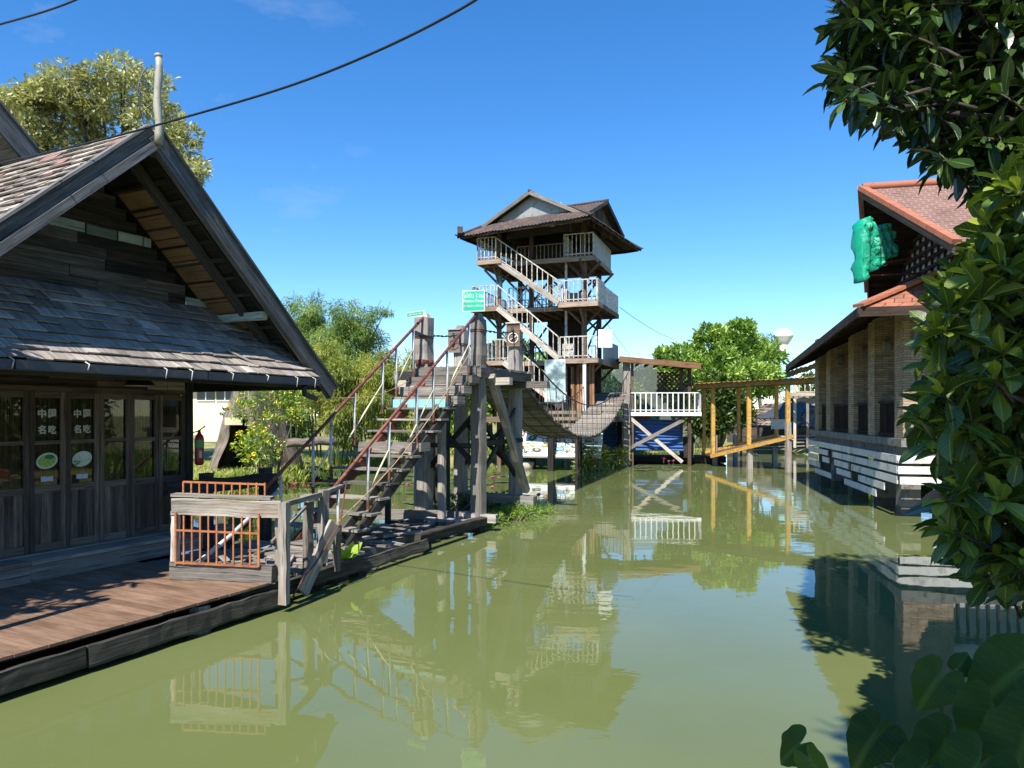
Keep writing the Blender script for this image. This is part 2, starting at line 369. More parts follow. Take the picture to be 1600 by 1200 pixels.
def brickmat():
    m, n, b = newmat('thin_stone_brick'); oc = N_(n, 'ShaderNodeTexCoord').outputs['Object']
    sx = N_(n, 'ShaderNodeSeparateXYZ'); n.links.new(oc, sx.inputs[0]); ad = N_(n, 'ShaderNodeMath', operation='ADD'); n.links.new(sx.outputs[0], ad.inputs[0]); n.links.new(sx.outputs[1], ad.inputs[1])
    cx = N_(n, 'ShaderNodeCombineXYZ'); n.links.new(ad.outputs[0], cx.inputs[0]); n.links.new(sx.outputs[2], cx.inputs[1]); uv = cx.outputs[0]
    x = N_(n, 'ShaderNodeTexBrick'); n.links.new(uv, x.inputs[0]); x.inputs['Scale'].default_value = 1
    x.inputs['Color1'].default_value = (.42, .31, .2, 1); x.inputs['Color2'].default_value = (.27, .195, .135, 1); x.inputs['Mortar'].default_value = (.12, .1, .08, 1)
    x.inputs['Mortar Size'].default_value = .006; x.inputs['Brick Width'].default_value = .24; x.inputs['Row Height'].default_value = .06
    no = noise(n, uv, 5, 5); c = mix(n, 'MULTIPLY', .8, x.outputs[0], ramp(n, [(.3, (.6, .58, .55)), (.7, (1.25, 1.2, 1.15))], no))
    n.links.new(c, b.inputs['Base Color']); b.inputs['Roughness'].default_value = .9; bump(n, b, x.outputs[1], -.5, .01); return m
M['brick'] = brickmat()
def tilemat(name, c1, c2, mort, bw, rh, off=.5):
    m, n, b = newmat(name); uv = N_(n, 'ShaderNodeTexCoord').outputs['UV']
    x = N_(n, 'ShaderNodeTexBrick'); n.links.new(uv, x.inputs[0]); x.inputs['Scale'].default_value = 1; x.offset = off
    x.inputs['Color1'].default_value = (*c1, 1); x.inputs['Color2'].default_value = (*c2, 1); x.inputs['Mortar'].default_value = (*mort, 1)
    x.inputs['Mortar Size'].default_value = .012; x.inputs['Brick Width'].default_value = bw; x.inputs['Row Height'].default_value = rh
    no = noise(n, uv, 2, 5); c = mix(n, 'MULTIPLY', .8, x.outputs[0], ramp(n, [(.3, (.65, .63, .6)), (.7, (1.2, 1.15, 1.15))], no))
    n.links.new(c, b.inputs['Base Color']); b.inputs['Roughness'].default_value = .8; bump(n, b, x.outputs[1], -.6, .02); return m
M['tile'] = tilemat('terracotta_tile', (.34, .135, .08), (.25, .1, .062), (.06, .03, .025), .3, .3)
M['tile2'] = tilemat('old_roof_tile', (.2, .1, .074), (.15, .077, .058), (.26, .2, .165), .25, .13)
def watermat():
    m, n, b = newmat('pond_water'); co = N_(n, 'ShaderNodeTexCoord').outputs['Object']
    a = noise(n, co, .35, 4, .5); c = ramp(n, [(.3, (.112, .136, .044)), (.7, (.138, .16, .06))], a)
    n.links.new(c, b.inputs['Base Color']); b.inputs['Roughness'].default_value = .012; b.inputs['IOR'].default_value = 1.4
    b.inputs['Specular IOR Level'].default_value = .5
    r1 = noise(n, co, 2.2, 3, .5, (1, 1.6, 1)); r2 = noise(n, co, .5, 2, .5, (1, 1.4, 1))
    msk = mrange(n, noise(n, co, .16, 2), .42, .62, .15, 1)
    k = N_(n, 'ShaderNodeMath', operation='MULTIPLY'); n.links.new(r1, k.inputs[0]); n.links.new(msk, k.inputs[1])
    k2 = N_(n, 'ShaderNodeMath', operation='MULTIPLY_ADD'); n.links.new(r2, k2.inputs[0]); k2.inputs[1].default_value = 1.5; n.links.new(k.outputs[0], k2.inputs[2])
    bump(n, b, k2.outputs[0], .1, .035); return m
M['water'] = watermat()
def groundmat():
    m, n, b = newmat('grass_ground'); co = N_(n, 'ShaderNodeTexCoord').outputs['Object']
    a = noise(n, co, .35, 5, .6); a2 = noise(n, co, 9, 5, .7)
    c = ramp(n, [(.3, (.08, .12, .025)), (.46, (.17, .2, .045)), (.58, (.34, .3, .12)), (.75, (.26, .2, .11))], a)
    c = mix(n, 'MULTIPLY', .8, c, ramp(n, [(.25, (.45, .45, .4)), (.7, (1.3, 1.3, 1.2))], a2))
    n.links.new(c, b.inputs['Base Color']); b.inputs['Roughness'].default_value = .95; bump(n, b, a2, .8, .05); return m
M['ground'] = groundmat()
M['lf_near'] = leafmat('large_glossy_leaf', (.014, .034, .009), (.055, .115, .022), (.27, .34, .05), .36, .22, True, .5)
M['lf_shaded'] = leafmat('shaded_glossy_leaf', (.008, .02, .007), (.022, .055, .013), (.09, .15, .03), .3, .12, True, .5)  # darkened leaf colour stands in for shade from the crown above
M['lf_dry'] = leafmat('dry_leaf', (.2, .09, .03), (.28, .13, .05), (.36, .2, .09), .5, .2)
M['lf_taro'] = leafmat('taro_leaf', (.02, .046, .009), (.04, .082, .014), (.075, .135, .024), .5, .3, True, .2, .4)
M['lf_olive'] = leafmat('olive_leaf', (.17, .175, .08), (.38, .375, .2), (.58, .56, .35), .5, .25)
M['lf_bamboo'] = leafmat('bamboo_leaf', (.11, .15, .03), (.28, .33, .07), (.46, .44, .12), .5, .4)
M['lf_bamboog'] = leafmat('green_bamboo_leaf', (.08, .14, .03), (.2, .3, .07), (.36, .43, .13), .5, .4)
M['lf_frangi'] = leafmat('frangipani_leaf', (.06, .13, .02), (.25, .39, .08), (.5, .62, .2), .4, .25)
M['lf_bush'] = leafmat('bush_leaf', (.07, .14, .02), (.22, .34, .05), (.42, .5, .11), .45, .3)
M['lf_tree'] = leafmat('tree_leaf', (.03, .06, .014), (.07, .125, .028), (.14, .2, .05), .5, .25)
M['lf_grass'] = leafmat('grass_blade', (.09, .15, .02), (.27, .33, .055), (.56, .5, .19), .6, .3)
M['lf_lime'] = leafmat('lime_weed', (.1, .2, .015), (.22, .38, .03), (.38, .5, .07), .5, .35)
M['fl_yellow'] = paint('yellow_petal', (.85, .68, .03), .6, None)
M['fl_pink'] = paint('pink_petal', (.75, .14, .4), .6, None)
M['fl_white'] = paint('white_petal', (.75, .75, .6), .6, None)
M['lily'] = leafmat('lily_pad', (.05, .07, .03), (.1, .13, .06), (.2, .14, .08), .3, .05)
M['stem'] = paint('green_stem', (.08, .12, .03), .6, None)

# ------------------------------------------------------------------ foliage tools
def leaf_tpl(widths, fold=.18, droop=.15):
    """rows left/mid/right along +x, unit length; returns verts, quads(tris as quads), uv"""
    n = len(widths); vs = []; uv = []
    for i, wd in enumerate(widths):
        x = i/(n-1); z = -droop*x*x
        for sgn in (-1, 0, 1): vs.append((x, sgn*wd, z+abs(sgn)*wd*fold)); uv.append((x, sgn))
    fs = []
    for i in range(n-1):
        b = i*3; fs += [(b, b+1, b+4, b+3), (b+1, b+2, b+5, b+4)]
    return np.array(vs), np.array(fs), np.array(uv)
LF_OBOV = leaf_tpl([.012, .09, .17, .24, .265, .2, .02], .3, .18)
LF_OB2 = leaf_tpl([.012, .07, .13, .175, .185, .13, .015], .3, .18)
LF_ELL = leaf_tpl([.01, .14, .19, .15, .01], .25, .15)
LF_LONG = leaf_tpl([.008, .07, .06, .005], .2, .3)
LF_SIMPLE = (np.array([(0, 0, 0), (.5, -.22, .05), (1, 0, -.08), (.5, .22, .05)]), np.array([(0, 1, 2, 3)]), np.array([(0, 0), (.5, -1), (1, 0), (.5, 1)]))
def frames(d, roll):
    d = d/np.linalg.norm(d, axis=1, keepdims=True)
    up = np.tile(np.array([0, 0, 1.]), (len(d), 1)); bad = np.abs(d[:, 2]) > .97; up[bad] = (1, 0, 0)
    s = np.cross(up, d); s /= np.linalg.norm(s, axis=1, keepdims=True); q = np.cross(d, s)
    c, sn = np.cos(roll)[:, None], np.sin(roll)[:, None]
    return d, s*c+q*sn, q*c-s*sn
def scatter(tpl, pos, d, size, roll):
    tv, tf, tu = tpl; A, B, C = frames(d, roll); n = len(pos)
    kz = RNG.uniform(-.1, 2.2, n)[:, None, None]; ky = RNG.uniform(.75, 1.15, n)[:, None, None]
    vv = pos[:, None, :]+size[:, None, None]*(tv[None, :, 0:1]*A[:, None]+ky*tv[None, :, 1:2]*B[:, None]+kz*tv[None, :, 2:3]*C[:, None])
    ff = tf[None]+(np.arange(n)*len(tv))[:, None, None]
    uv = np.tile(tu[tf.ravel()], (n, 1))
    return vv.reshape(-1, 3), ff.reshape(-1, tf.shape[1]), uv
def leaves(name, tpl, pos, d, size, tone, mats, parent, roll=.6, mi=None):
    n = len(pos); vv, ff, uv = scatter(tpl, pos, d, size, RNG.normal(0, roll, n)); k = len(tpl[1])
    return mesh_np(name, vv, ff, len(vv), mats, uv, np.repeat(np.clip(tone, 0, 1), k), parent, mi=None if mi is None else np.repeat(mi, k))
def unit(n):
    d = RNG.normal(0, 1, (n, 3)); return d/np.linalg.norm(d, axis=1, keepdims=True)
def blob_pts(blobs, dens, inner=.45):
    """blobs: (center, (rx,ry,rz)); leaves near the shells; returns pos, outward dir"""
    ps, ds = [], []
    for c, r in blobs:
        n = int(dens*(r[0]*r[1]+r[1]*r[2]+r[0]*r[2])); d = unit(n)
        rad = inner+(1-inner)*RNG.random(n)**.6; rad *= 1+.18*np.array([mnoise.noise(V(x*2.3)+V(c)) for x in d])*2
        ps.append(np.array(c)+d*np.array(r)*rad[:, None]); ds.append(d)
    return np.concatenate(ps), np.concatenate(ds)
def crown_tree(name, label, cat, base, blobs, dens, size, mat, tpl=LF_SIMPLE, trunk_r=.2, fork=None, group=None, up=.25, bark='bark', gaps=.0, trunk_top=None, tvar=.28, sub=(5, .5)):
    root = thing(name, label, cat, base, group); b = V(base)
    cs = [V(c) for c, r in blobs]; mean = sum(cs, V((0, 0, 0)))/len(cs)
    fk = V(fork) if fork else b.lerp(V((mean.x, mean.y, b.z+(mean.z-b.z)*.6)), .75)
    mb = MB(); k = [b+V((0, 0, -.3)), b.lerp(fk, .35)+V((rnd(-.1, .1), rnd(-.1, .1), 0)), b.lerp(fk, .7)+V((rnd(-.1, .1), rnd(-.1, .1), 0)), fk]
    mb.tube(k, [trunk_r*1.35, trunk_r, trunk_r*.85, trunk_r*.65], 9)
    for c in cs:
        m1 = fk.lerp(c, .5)+V((rnd(-.2, .2), rnd(-.2, .2), rnd(-.1, .3)))
        mb.tube([fk, m1, c], [trunk_r*.5, trunk_r*.3, trunk_r*.12], 6)
        for _ in range(4):
            e = c+V(unit(1)[0])*rnd(.5, .9)*min(blobs[0][1]); mb.tube([m1.lerp(c, .6), (c+e)/2+V((0, 0, .1)), e], [trunk_r*.15, trunk_r*.1, trunk_r*.05], 4)
    mb.build('trunk', M[bark], root)
    if sub:
        nb = []
        for c, r in blobs:
            nb.append((c, tuple(x*.72 for x in r)))
            for q in unit(sub[0]): f = sub[1]*rnd(.7, 1.2); nb.append((tuple(c[i]+q[i]*r[i]*.8 for i in range(3)), tuple(x*f for x in r)))
        blobs = nb
    p, d = blob_pts(blobs, dens)
    if gaps:
        g = np.array([mnoise.noise(V(x)*1.1) for x in p]); keep = g > -1+gaps*1.0; p, d = p[keep], d[keep]
    n = len(p); dd = d*.6+unit(n)*.8+np.array([0, 0, up])
    cl = np.array([mnoise.noise(V(x)*.9) for x in p])
    leaves('crown', tpl, p, dd, size*RNG.uniform(.65, 1.3, n), .5+cl*.45+RNG.normal(0, tvar*.7, n), mat if isinstance(mat, list) else M[mat], root)
    return root

# ------------------------------------------------------------------ ground and water
POND = np.array([(-14,1.2),(-3,1.2),(0.8,1.25),(2.1,2.0),(4.2,3.0),(7,5),(13,9),(13.4,14),(13.4,30),(17,40),(19,50),(9,50),(7.6,42),(6.5,39),(4,37.6),(-1,37),(-4.5,33.5),(-6.5,28),(-8,22.8),(-8.3,19),(-9.5,16),(-16,14)], dtype=float)
def pond_sd(x, y):
    d = np.full(x.shape, 1e9); ins = np.zeros(x.shape, bool); n = len(POND)
    for i in range(n):
        a, b = POND[i], POND[(i+1) % n]; e = b-a; t = np.clip(((x-a[0])*e[0]+(y-a[1])*e[1])/(e@e), 0, 1)
        d = np.minimum(d, np.hypot(x-a[0]-t*e[0], y-a[1]-t*e[1]))
        c = ((a[1] > y) != (b[1] > y)) & (x < (b[0]-a[0])*(y-a[1])/(b[1]-a[1]+1e-12)+a[0]); ins ^= c
    return np.where(ins, -d, d)
def ground_h(x, y):
    x = np.atleast_1d(np.asarray(x, float)); y = np.atleast_1d(np.asarray(y, float))
    s = pond_sd(x, y)+.25*np.sin(x*1.7+y)*np.cos(y*1.3)
    h = np.where(s < 0, np.maximum(-.9, s*.8), np.minimum(s*.55, .3)+np.clip((s-.55)*.06, 0, .4))
    return h+.04*np.sin(x*.9)*np.sin(y*.8)
def gh(x, y): return float(ground_h(x, y)[0])
gx = np.concatenate([np.linspace(-900, -40, 24), np.arange(-39, 34, .45), np.linspace(35, 900, 24)])
gy = np.concatenate([np.linspace(-300, -10, 12), np.arange(-9, 62, .45), np.linspace(63, 1200, 26)])
GX, GY = np.meshgrid(gx, gy); H = ground_h(GX.ravel(), GY.ravel())
nx, ny = len(gx), len(gy); ii = (np.arange(ny-1)[:, None]*nx+np.arange(nx-1)[None]).ravel()
g_ = mesh_np('ground', np.stack([GX.ravel(), GY.ravel(), H], 1), np.stack([ii, ii+1, ii+nx+1, ii+nx], 1), 0, M['ground'], smooth=True)
tag(g_, 'grassy banks around the pond', None, None, 'structure')
wm = MB(); wm.poly([(-60, -20, 0), (60, -20, 0), (60, 70, 0), (-60, 70, 0)]); tag(wm.build('water', M['water'], origin=(0, 0, 0)), 'murky green pond water', None, None, 'structure')

# ------------------------------------------------------------------ left house; frame: u along its front, n out towards the pond
O = V((-5.68, 10.0, 0)); U = V((.4472, .8944, 0)); Nn = V((.8944, -.4472, 0))
def Hh(u, n, z): return O+U*u+Nn*n+Z*z
PK, SL = -.305, .94                              # ridge position along u, roof slope
def roofz(u, top=6.0): return top-SL*abs(u-PK)
def shingles(mb, o, along, upv, ncol, nrow, wd, exp, light=.06):
    nrm = along.cross(upv).normalized()
    if nrm.z < 0: nrm = -nrm
    for r in range(nrow):
        x = -rnd(0, wd)
        while x < ncol*wd:
            ww = wd*rnd(.65, 1.35); a = max(x, 0); e = min(x+ww, ncol*wd)
            if e-a > .03:
                lift = .045+rnd(-.004, .014); L = exp*1.5
                p = o+along*a+upv*(r*exp+rnd(-.015, .015))+nrm*lift
                t = rnd(.15, .75)
                if random.random() < light: t = rnd(.9, 1.35)
                mb.box(p, along*(e-a-.006), upv*L-nrm*(lift-.004)*1.0, nrm*.02, tone=t)
            x += ww
hs = thing('wooden_house', 'dark wooden house with steep shingled gable roof and folding doors on the deck', 'house', Hh(-.3, -2.5, 0))
m = MB()                                                             # body: side walls, back, floor plinth, lintel zone
m.box(Hh(1.17, -5, -.3), U*.09, Nn*4.9, Z*4.2, m=0); m.box(Hh(-2.0, -5, -.3), U*.09, Nn*4.9, Z*4.2, m=0)
m.box(Hh(-1.9, -5, -.3), U*3.06, Nn*.08, Z*4.2, m=0); m.box(Hh(-1.9, -4.9, .5), U*3.06, Nn*4.8, Z*.1, m=0)
m.build('wall', M['siding'], hs)
m = MB()                                                             # gable boards
z = 2.72
while z < 5.95:
    hgt = .155; half = max(0.03, (6.0-.1-(z+hgt))/SL); 
    if z < 3.7: half = 1.55
    u = PK-half
    while u < PK+half-.02:
        L = rnd(.7, 1.9); e = min(u+L, PK+half)
        m.box(Hh(u, -.03-rnd(0, .012), z), U*(e-u-.004), Nn*.03, Z*(hgt-.006))
        u = e
    z += hgt
m.build('gable_boards', M['siding'], hs)
m = MB()
for a, b in ((-1.75, -1.28), (-1.26, -.86), (-.83, -.36), (-.33, .1), (.13, .5), (.53, .64)):
    m = MB(); m.box(Hh(a, .012, 4.88+rnd(-.01, .01)), U*(b-a), Nn*.022, Z*.13); m.build('mint_board', M['mint'], hs)
m = MB(); m.box(Hh(1.25, .012, 4.12), U*.42, Nn*.022, Z*.12); m.build('mint_board', M['mint'], hs)
m = MB(); m.box(Hh(.58, .02, 2.74), U*.33, Nn*.02, Z*.24); m.box(Hh(.92, .02, 2.74), U*.3, Nn*.02, Z*.24)
m.build('pale_panel', M['grey'], hs)
# roof
rN0, rN1 = 1.36, -5.2
def slope_pts(sgn, n, d): return Hh(PK+sgn*d, n, 6.06-SL*d)
m = MB(); upv = (slope_pts(-1, 0, 0)-slope_pts(-1, 0, 1)).normalized()
eave = slope_pts(-1, rN1, 3.55)
shingles(m, eave, Nn, upv, 30, 23, (rN0-rN1)/30, .212, .1)
m.build('roof_shingles', M['shingle'], hs)
m = MB()
for a, d, ww in ((1.0, .35, .5), (.2, .55, .35), (-.6, .3, .7), (.5, .9, .3), (-1.5, .5, .6)):
    p = slope_pts(-1, a, d); nrm = Nn.cross(upv).normalized(); nrm = nrm if nrm.z > 0 else -nrm
    m = MB(); m.box(p+nrm*.05, Nn*ww*.5, upv*.2, nrm*.012); m.box(p+nrm*.056+upv*.02, Nn*ww*.5+Nn*.02, upv*.17, nrm*.01); m.build('red_shingle', M['shinglered'], hs)
m = MB(); upr = (slope_pts(1, 0, 0)-slope_pts(1, 0, 1)).normalized()
shingles(m, slope_pts(1, rN1, 3.35), Nn, upr, 26, 20, (rN0-.03-rN1)/26, .212)
m.build('roof_shingles', M['shingle'], hs)
m = MB()                                                             # roof deck boards under the shingles (dark underside)
for sg in (-1, 1):
    m.poly([slope_pts(sg, rN1, 3.4)-Z*.03, slope_pts(sg, 1.3, 3.4)-Z*.03, slope_pts(sg, 1.3, .02)-Z*.03, slope_pts(sg, rN1, .02)-Z*.03])
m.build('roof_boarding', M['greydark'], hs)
m = MB()                                                             # plywood soffit panels with gaps for battens
for k in range(8):
    d0 = .45+k*.29
    for sg in (1, -1):
        m = MB(); m.box(Hh(PK+sg*d0, .0, 6.06-SL*d0-.11), Nn*.70, U*sg*.27-Z*.27*SL, Z*.012); m.build('soffit_panel', M['ply'], hs)
m = MB()
for k in range(13):
    d0 = .42+k*.235
    for sg in (1, -1): m.beam(Hh(PK+sg*d0, -.0, 6.06-SL*d0-.10), Hh(PK+sg*d0, 1.3, 6.06-SL*d0-.10), .035, .05)
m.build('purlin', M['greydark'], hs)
m = MB()
for sg in (1, -1):
    m.beam(Hh(PK, .80, 6.06-.2), Hh(PK+sg*2.6, .80, 6.06-SL*2.6-.2), .07, .12, rough=.006, seg=8)
    m.beam(Hh(PK, 1.2, 6.06-.14), Hh(PK+sg*3.3, 1.2, 6.06-SL*3.3-.14), .05, .09, rough=.004, seg=6)
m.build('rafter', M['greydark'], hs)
for sg, L in ((1, 3.42), (-1, 3.6)):                                  # barge boards, two layers
    m = MB(); dn = U*sg-Z*SL; dn.normalize(); pr = (U*sg*SL+Z).normalized()
    a = Hh(PK, 1.36, 6.02)+U*sg*.01; b = Hh(PK+sg*L, 1.36, 6.02-SL*L)
    m.beam(a-pr*.05, b-pr*.05, .05, .27, up=pr, rough=.004, seg=14)
    m.beam(a-pr*.12+Nn*.045, b-pr*.12+Nn*.045, .035, .10, up=pr, rough=.003, seg=10)
    m.beam(a+pr*.10, b+pr*.10, .12, .03, up=pr, rough=.004, seg=10)
    m.build('barge_board', M['barge'], hs)
m = MB(); m.prism([Hh(PK-.28, 1.30, 5.72), Hh(PK+.28, 1.30, 5.72), Hh(PK, 1.30, 5.98)], Nn*.04); m.build('apex_block', M['barge'], hs)
m = MB(); pts = [Hh(PK, 1.45, 5.86+i*.123)+V((.012*math.sin(i), 0, 0)) for i in range(10)]
m.tube(pts, [.05, .055, .05, .05, .056, .047, .046, .052, .043, .04], 8); m.tube([Hh(PK, 1.45, 6.965), Hh(PK, 1.45, 7.0), Hh(PK, 1.45, 7.02)], [.045, .05, .02], 8)
m.build('finial', M['bamboo'], hs)
m = MB()
wz = lambda z_: .17*math.sin(math.pi*min(1, max(0, (z_-6.02)/.86)))**.7+.01
for i in range(9):                                                   # openwork leaf-shaped ridge crest behind the pole
    zz = 6.1+i*.075
    m.tube([Hh(PK-.02, 1.3, zz), Hh(PK-wz(zz+.11), 1.3, zz+.11)], .0045, 4); m.tube([Hh(PK-.02, 1.31, zz+.11), Hh(PK-wz(zz), 1.31, zz)], .0045, 4)
m.tube([Hh(PK-wz(6.05+q*.08), 1.3, 6.05+q*.08) for q in range(11)], .007, 4)
m.build('ridge_crest', M['gutter'], hs)
# pent roof over the doors
pup = (Hh(0, .02, 4.08)-Hh(0, 1.55, 2.97)).normalized()
m = MB()
shingles(m, Hh(-3.4, 1.56, 2.955), U, pup, 26, 9, .229, .205, .07)
m.build('pent_roof', M['shingle'], hs)
m = MB(); m.poly([Hh(-3.4, 1.5, 2.96), Hh(2.52, 1.5, 2.96), Hh(1.75, .0, 4.07), Hh(-3.4, 0, 4.07)]); 
m.beam(Hh(-3.4, 1.44, 2.88), Hh(2.5, 1.44, 2.88), .05, .1)
for k in range(9): m.beam(Hh(-3.2+k*.73, 0, 3.9), Hh(-3.2+k*.7, 1.44, 2.88), .05, .08)
m.build('pent_boarding', M['greydark'], hs)
m = MB()                                                             # loose broken shingles
m.box(Hh(.85, 1.17, 3.29), U*.32-Z*.02, pup*.22, V((.0, 0, .015)), tone=.5); m.box(Hh(1.05, 1.2, 3.32), U*.6+Nn*.35-Z*.33, pup*.07, V((0, 0, .015)), tone=.4)
m.build('loose_shingle', M['shingle'], hs)
m = MB()
for a, b in ((-3.4, -2.14), (-2.1, .3), (.32, 2.5)):
    m.box(Hh(a, 1.53, 2.87), U*(b-a), Nn*.1, Z*.012); m.box(Hh(a, 1.62, 2.882), U*(b-a), Nn*.012, Z*.095); m.box(Hh(a, 1.53, 2.882), U*(b-a), Nn*.012, Z*.1)
m.build('gutter', M['gutter'], hs)
m = MB()
for u in (-1.9, -1.1, -.1, .28, .95, 1.6, 2.2, 2.6): u -= .25; m.tube([Hh(u, 1.52, 3.02), Hh(u+.01, 1.59, 3.0), Hh(u+.02, 1.65, 2.97), Hh(u+.0, 1.65, 2.88+rnd(-.05, .03))], .008, 5)
m.build('gutter_hook', M['galv'], hs)
m = MB(); m.tube([Hh(2.2, 1.57, 2.88), Hh(2.2, 1.57, 2.78), Hh(2.22, 1.55, 2.73), Hh(2.35, 1.5, 2.71), Hh(2.6, 1.45, 2.66)], .042, 8); m.build('downpipe', M['black'], hs)
m = MB(); m.beam(Hh(1.70, -.1, 3.93), Hh(1.70, 1.24, 3.93), .1, .12, rough=.004, seg=6); m.build('bracket_beam', M['mint'], hs)
# front wall: corner post, lintel, sill step
m = MB(); m.beam(Hh(1.30, .0, .3), Hh(1.30, .0, 4.0), .12, .12, up=Nn, rough=.004, seg=8); m.build('corner_post', M['greydark'], hs)
m = MB(); m.beam(Hh(-2.0, .0, 2.74), Hh(1.3, .0, 2.74), .09, .07); m.beam(Hh(-2, .03, 2.97), Hh(2.6, .03, 2.97), .1, .12); m.build('lintel', M['siding'], hs)
m = MB()
for a, b in ((-5.5, -1.3), (-1.296, .7), (.704, 1.9)):
    m.box(Hh(a, .06, .57), U*(b-a), Nn*.42, Z*.045); m.box(Hh(a, .40, .36), U*(b-a), Nn*.06, Z*.2)
m.box(Hh(-5.5, -.05, .35), U*6.9, Nn*.14, Z*.28)
m.build('door_step', M['grey'], hs)
for k in range(7):                                                   # folding door leaves
    b = 1.235-.462*k; a = b-.455
    d = MB(); zz0, zz1 = .635, 2.70
    d.beam(Hh(a+.03, .0, zz0), Hh(a+.03, .0, zz1), .06, .06, up=Nn); d.beam(Hh(b-.03, .0, zz0), Hh(b-.03, .0, zz1), .06, .06, up=Nn)
    for zc, hh in ((zz0+.05, .1), (1.43, .09), (2.04, .05), (zz1-.04, .08)): d.beam(Hh(a+.06, .0, zc), Hh(b-.06, .0, zc), .05, hh)
    for j in range(3): d.box(Hh(a+.06+j*.112, -.02, zz0+.1), U*.11, Nn*.02, Z*.69)
    do = d.build('door', M['doorwood'], hs)
    g = MB(); g.box(Hh(a+.06, -.006, 1.475), U*.335, Nn*.004, Z*.54); g.box(Hh(a+.06, -.006, 2.065), U*.335, Nn*.004, Z*.555); g.build('pane', M['glass'], do)
    r = MB()
    for q in range(34): r.beam(Hh(a+.06+q*.01, -.05+rnd(-.004, .004), 1.45), Hh(a+.06+q*.01+rnd(-.006, .006), -.05, 2.64), .0085, .006)
    r.build('blind', M['reed'], do)
    if k in (3, 4):
        c = (a+b)/2
        for pi, (du, zc, rx, rz) in enumerate(((0, 1.80, .135, .105),)):
            pl = MB(); n = 28
            ell = lambda sx, sz, off, sq=0: [Hh(c+sx*math.cos(t)+sq*math.sin(t), off, zc+sz*math.sin(t)) for t in [2*math.pi*i/n for i in range(n)]]
            pl.poly(ell(rx, rz, .004, .02), m=0, tone=.5); pl.poly(ell(rx*.82, rz*.78, .006, .015), m=1, tone=.5)
            if k == 4: pl.poly([Hh(c+.03+.06*math.cos(t), .008, zc+.05+.03*math.sin(t)) for t in [2*math.pi*i/12 for i in range(12)]], m=2)
            else:
                pl.m[-1] = 0
                for t0 in (.2, 1.9, 2.7, 3.0, 3.5): pl.poly([Hh(c, .008, zc-.035), Hh(c+.12*math.cos(t0)-.012, .008, zc-.035+.09*math.sin(t0)), Hh(c+.1*math.cos(t0+.25), .008, zc-.035+.08*math.sin(t0+.25))], m=1+(t0 > 2.8))
            pl.build('food_sticker', [M['plate'], M['veg1'], M['veg2']], do)
        lb = MB(); lb.poly([Hh(c+(-.07 if i < 7 else .07)*(1 if i not in (0, 6, 7, 13) else .9)+0*i, .004, 0) for i in range(0)] or [Hh(c-.075, .004, 1.535), Hh(c-.02, .004, 1.53), Hh(c+.02, .004, 1.535), Hh(c+.075, .004, 1.53), Hh(c+.08, .004, 1.565), Hh(c+.075, .004, 1.6), Hh(c+.01, .004, 1.592), Hh(c-.03, .004, 1.6), Hh(c-.08, .004, 1.598)])
        lb.build('name_sticker', M['stickerblue'], do)
        HOUSE_TEXT = globals().setdefault('HOUSE_TEXT', []); HOUSE_TEXT.append((do, c))
def text_mesh(s, mat, p, xd, yd, w, h, parent, name='lettering', th=.002, bold=0.0):
    cu = bpy.data.curves.new('txt', 'FONT'); cu.body = s; cu.resolution_u = 3; cu.extrude = th; cu.offset = bold
    o = bpy.data.objects.new('txt', cu); COL.objects.link(o); dg = bpy.context.evaluated_depsgraph_get(); dg.update()
    me = bpy.data.meshes.new_from_object(o.evaluated_get(dg)); bpy.data.objects.remove(o); bpy.data.curves.remove(cu)
    n = len(me.vertices); a = np.zeros(n*3); me.vertices.foreach_get('co', a); a = a.reshape(-1, 3)
    lo, hi = a.min(0), a.max(0); sc = (w/(hi[0]-lo[0]), h/(hi[1]-lo[1]))
    X, Y_ = V(xd).normalized(), V(yd).normalized(); Zn = X.cross(Y_); B = BASE[parent]
    out = np.array([tuple(V(p)-B+X*((q[0]-lo[0])*sc[0])+Y_*((q[1]-lo[1])*sc[1])+Zn*q[2]) for q in a])
    me.vertices.foreach_set('co', out.ravel()); me.materials.clear(); me.materials.append(mat); me.update(); me.name = name
    o = bpy.data.objects.new(name, me); COL.objects.link(o); o.parent = parent; BASE[o] = B; return o
for do, c in HOUSE_TEXT:
    for ch, du, zc in (('中', -.115, 2.36), ('国', .015, 2.36), ('名', -.115, 2.15), ('吃', .015, 2.15)):
        text_mesh(ch, M['sticker'], Hh(c+du, .006, zc), U, Z, .10, .115, do, bold=.035)
# pendant lamp, extinguisher
t = thing('pendant_lamp', 'dark dish-shaped lamp hanging under the shingled eave', 'lamp', Hh(.08, .55, 2.8))
m = MB(); c = Hh(.08, .55, 0); n = 20
rings = [(.02, 2.97), (.04, 2.93), (.10, 2.9), (.17, 2.85), (.19, 2.80)]
m.tube([c+Z*z for r, z in rings], [r for r, z in rings], 18, caps=False); m.build('lamp_shade', M['black'], t)
m = MB(); m.tube([c+Z*2.96, c+Z*3.25], .008, 5); m.build('cord', M['black'], t)
m = MB(); m.tube([c+Z*2.797, c+Z*2.803], .186, 18); m.build('rim', M['galv'], t)
t = thing('fire_extinguisher', 'red fire extinguisher with green label hung on the house corner post', 'extinguisher', Hh(1.47, .06, 1.62))
c = Hh(1.47, .06, 0)
m = MB(); m.tube([c+Z*z for z in (1.6, 1.63, 1.68, 2.02, 2.07, 2.1, 2.13)], [.05, .068, .07, .07, .055, .03, .022], 14); m.build('cylinder', M['red'], t)
m = MB(); m.tube([c+Z*1.88, c+Z*2.0], .072, 14, caps=False); m.build('band', M['labelgreen'], t)
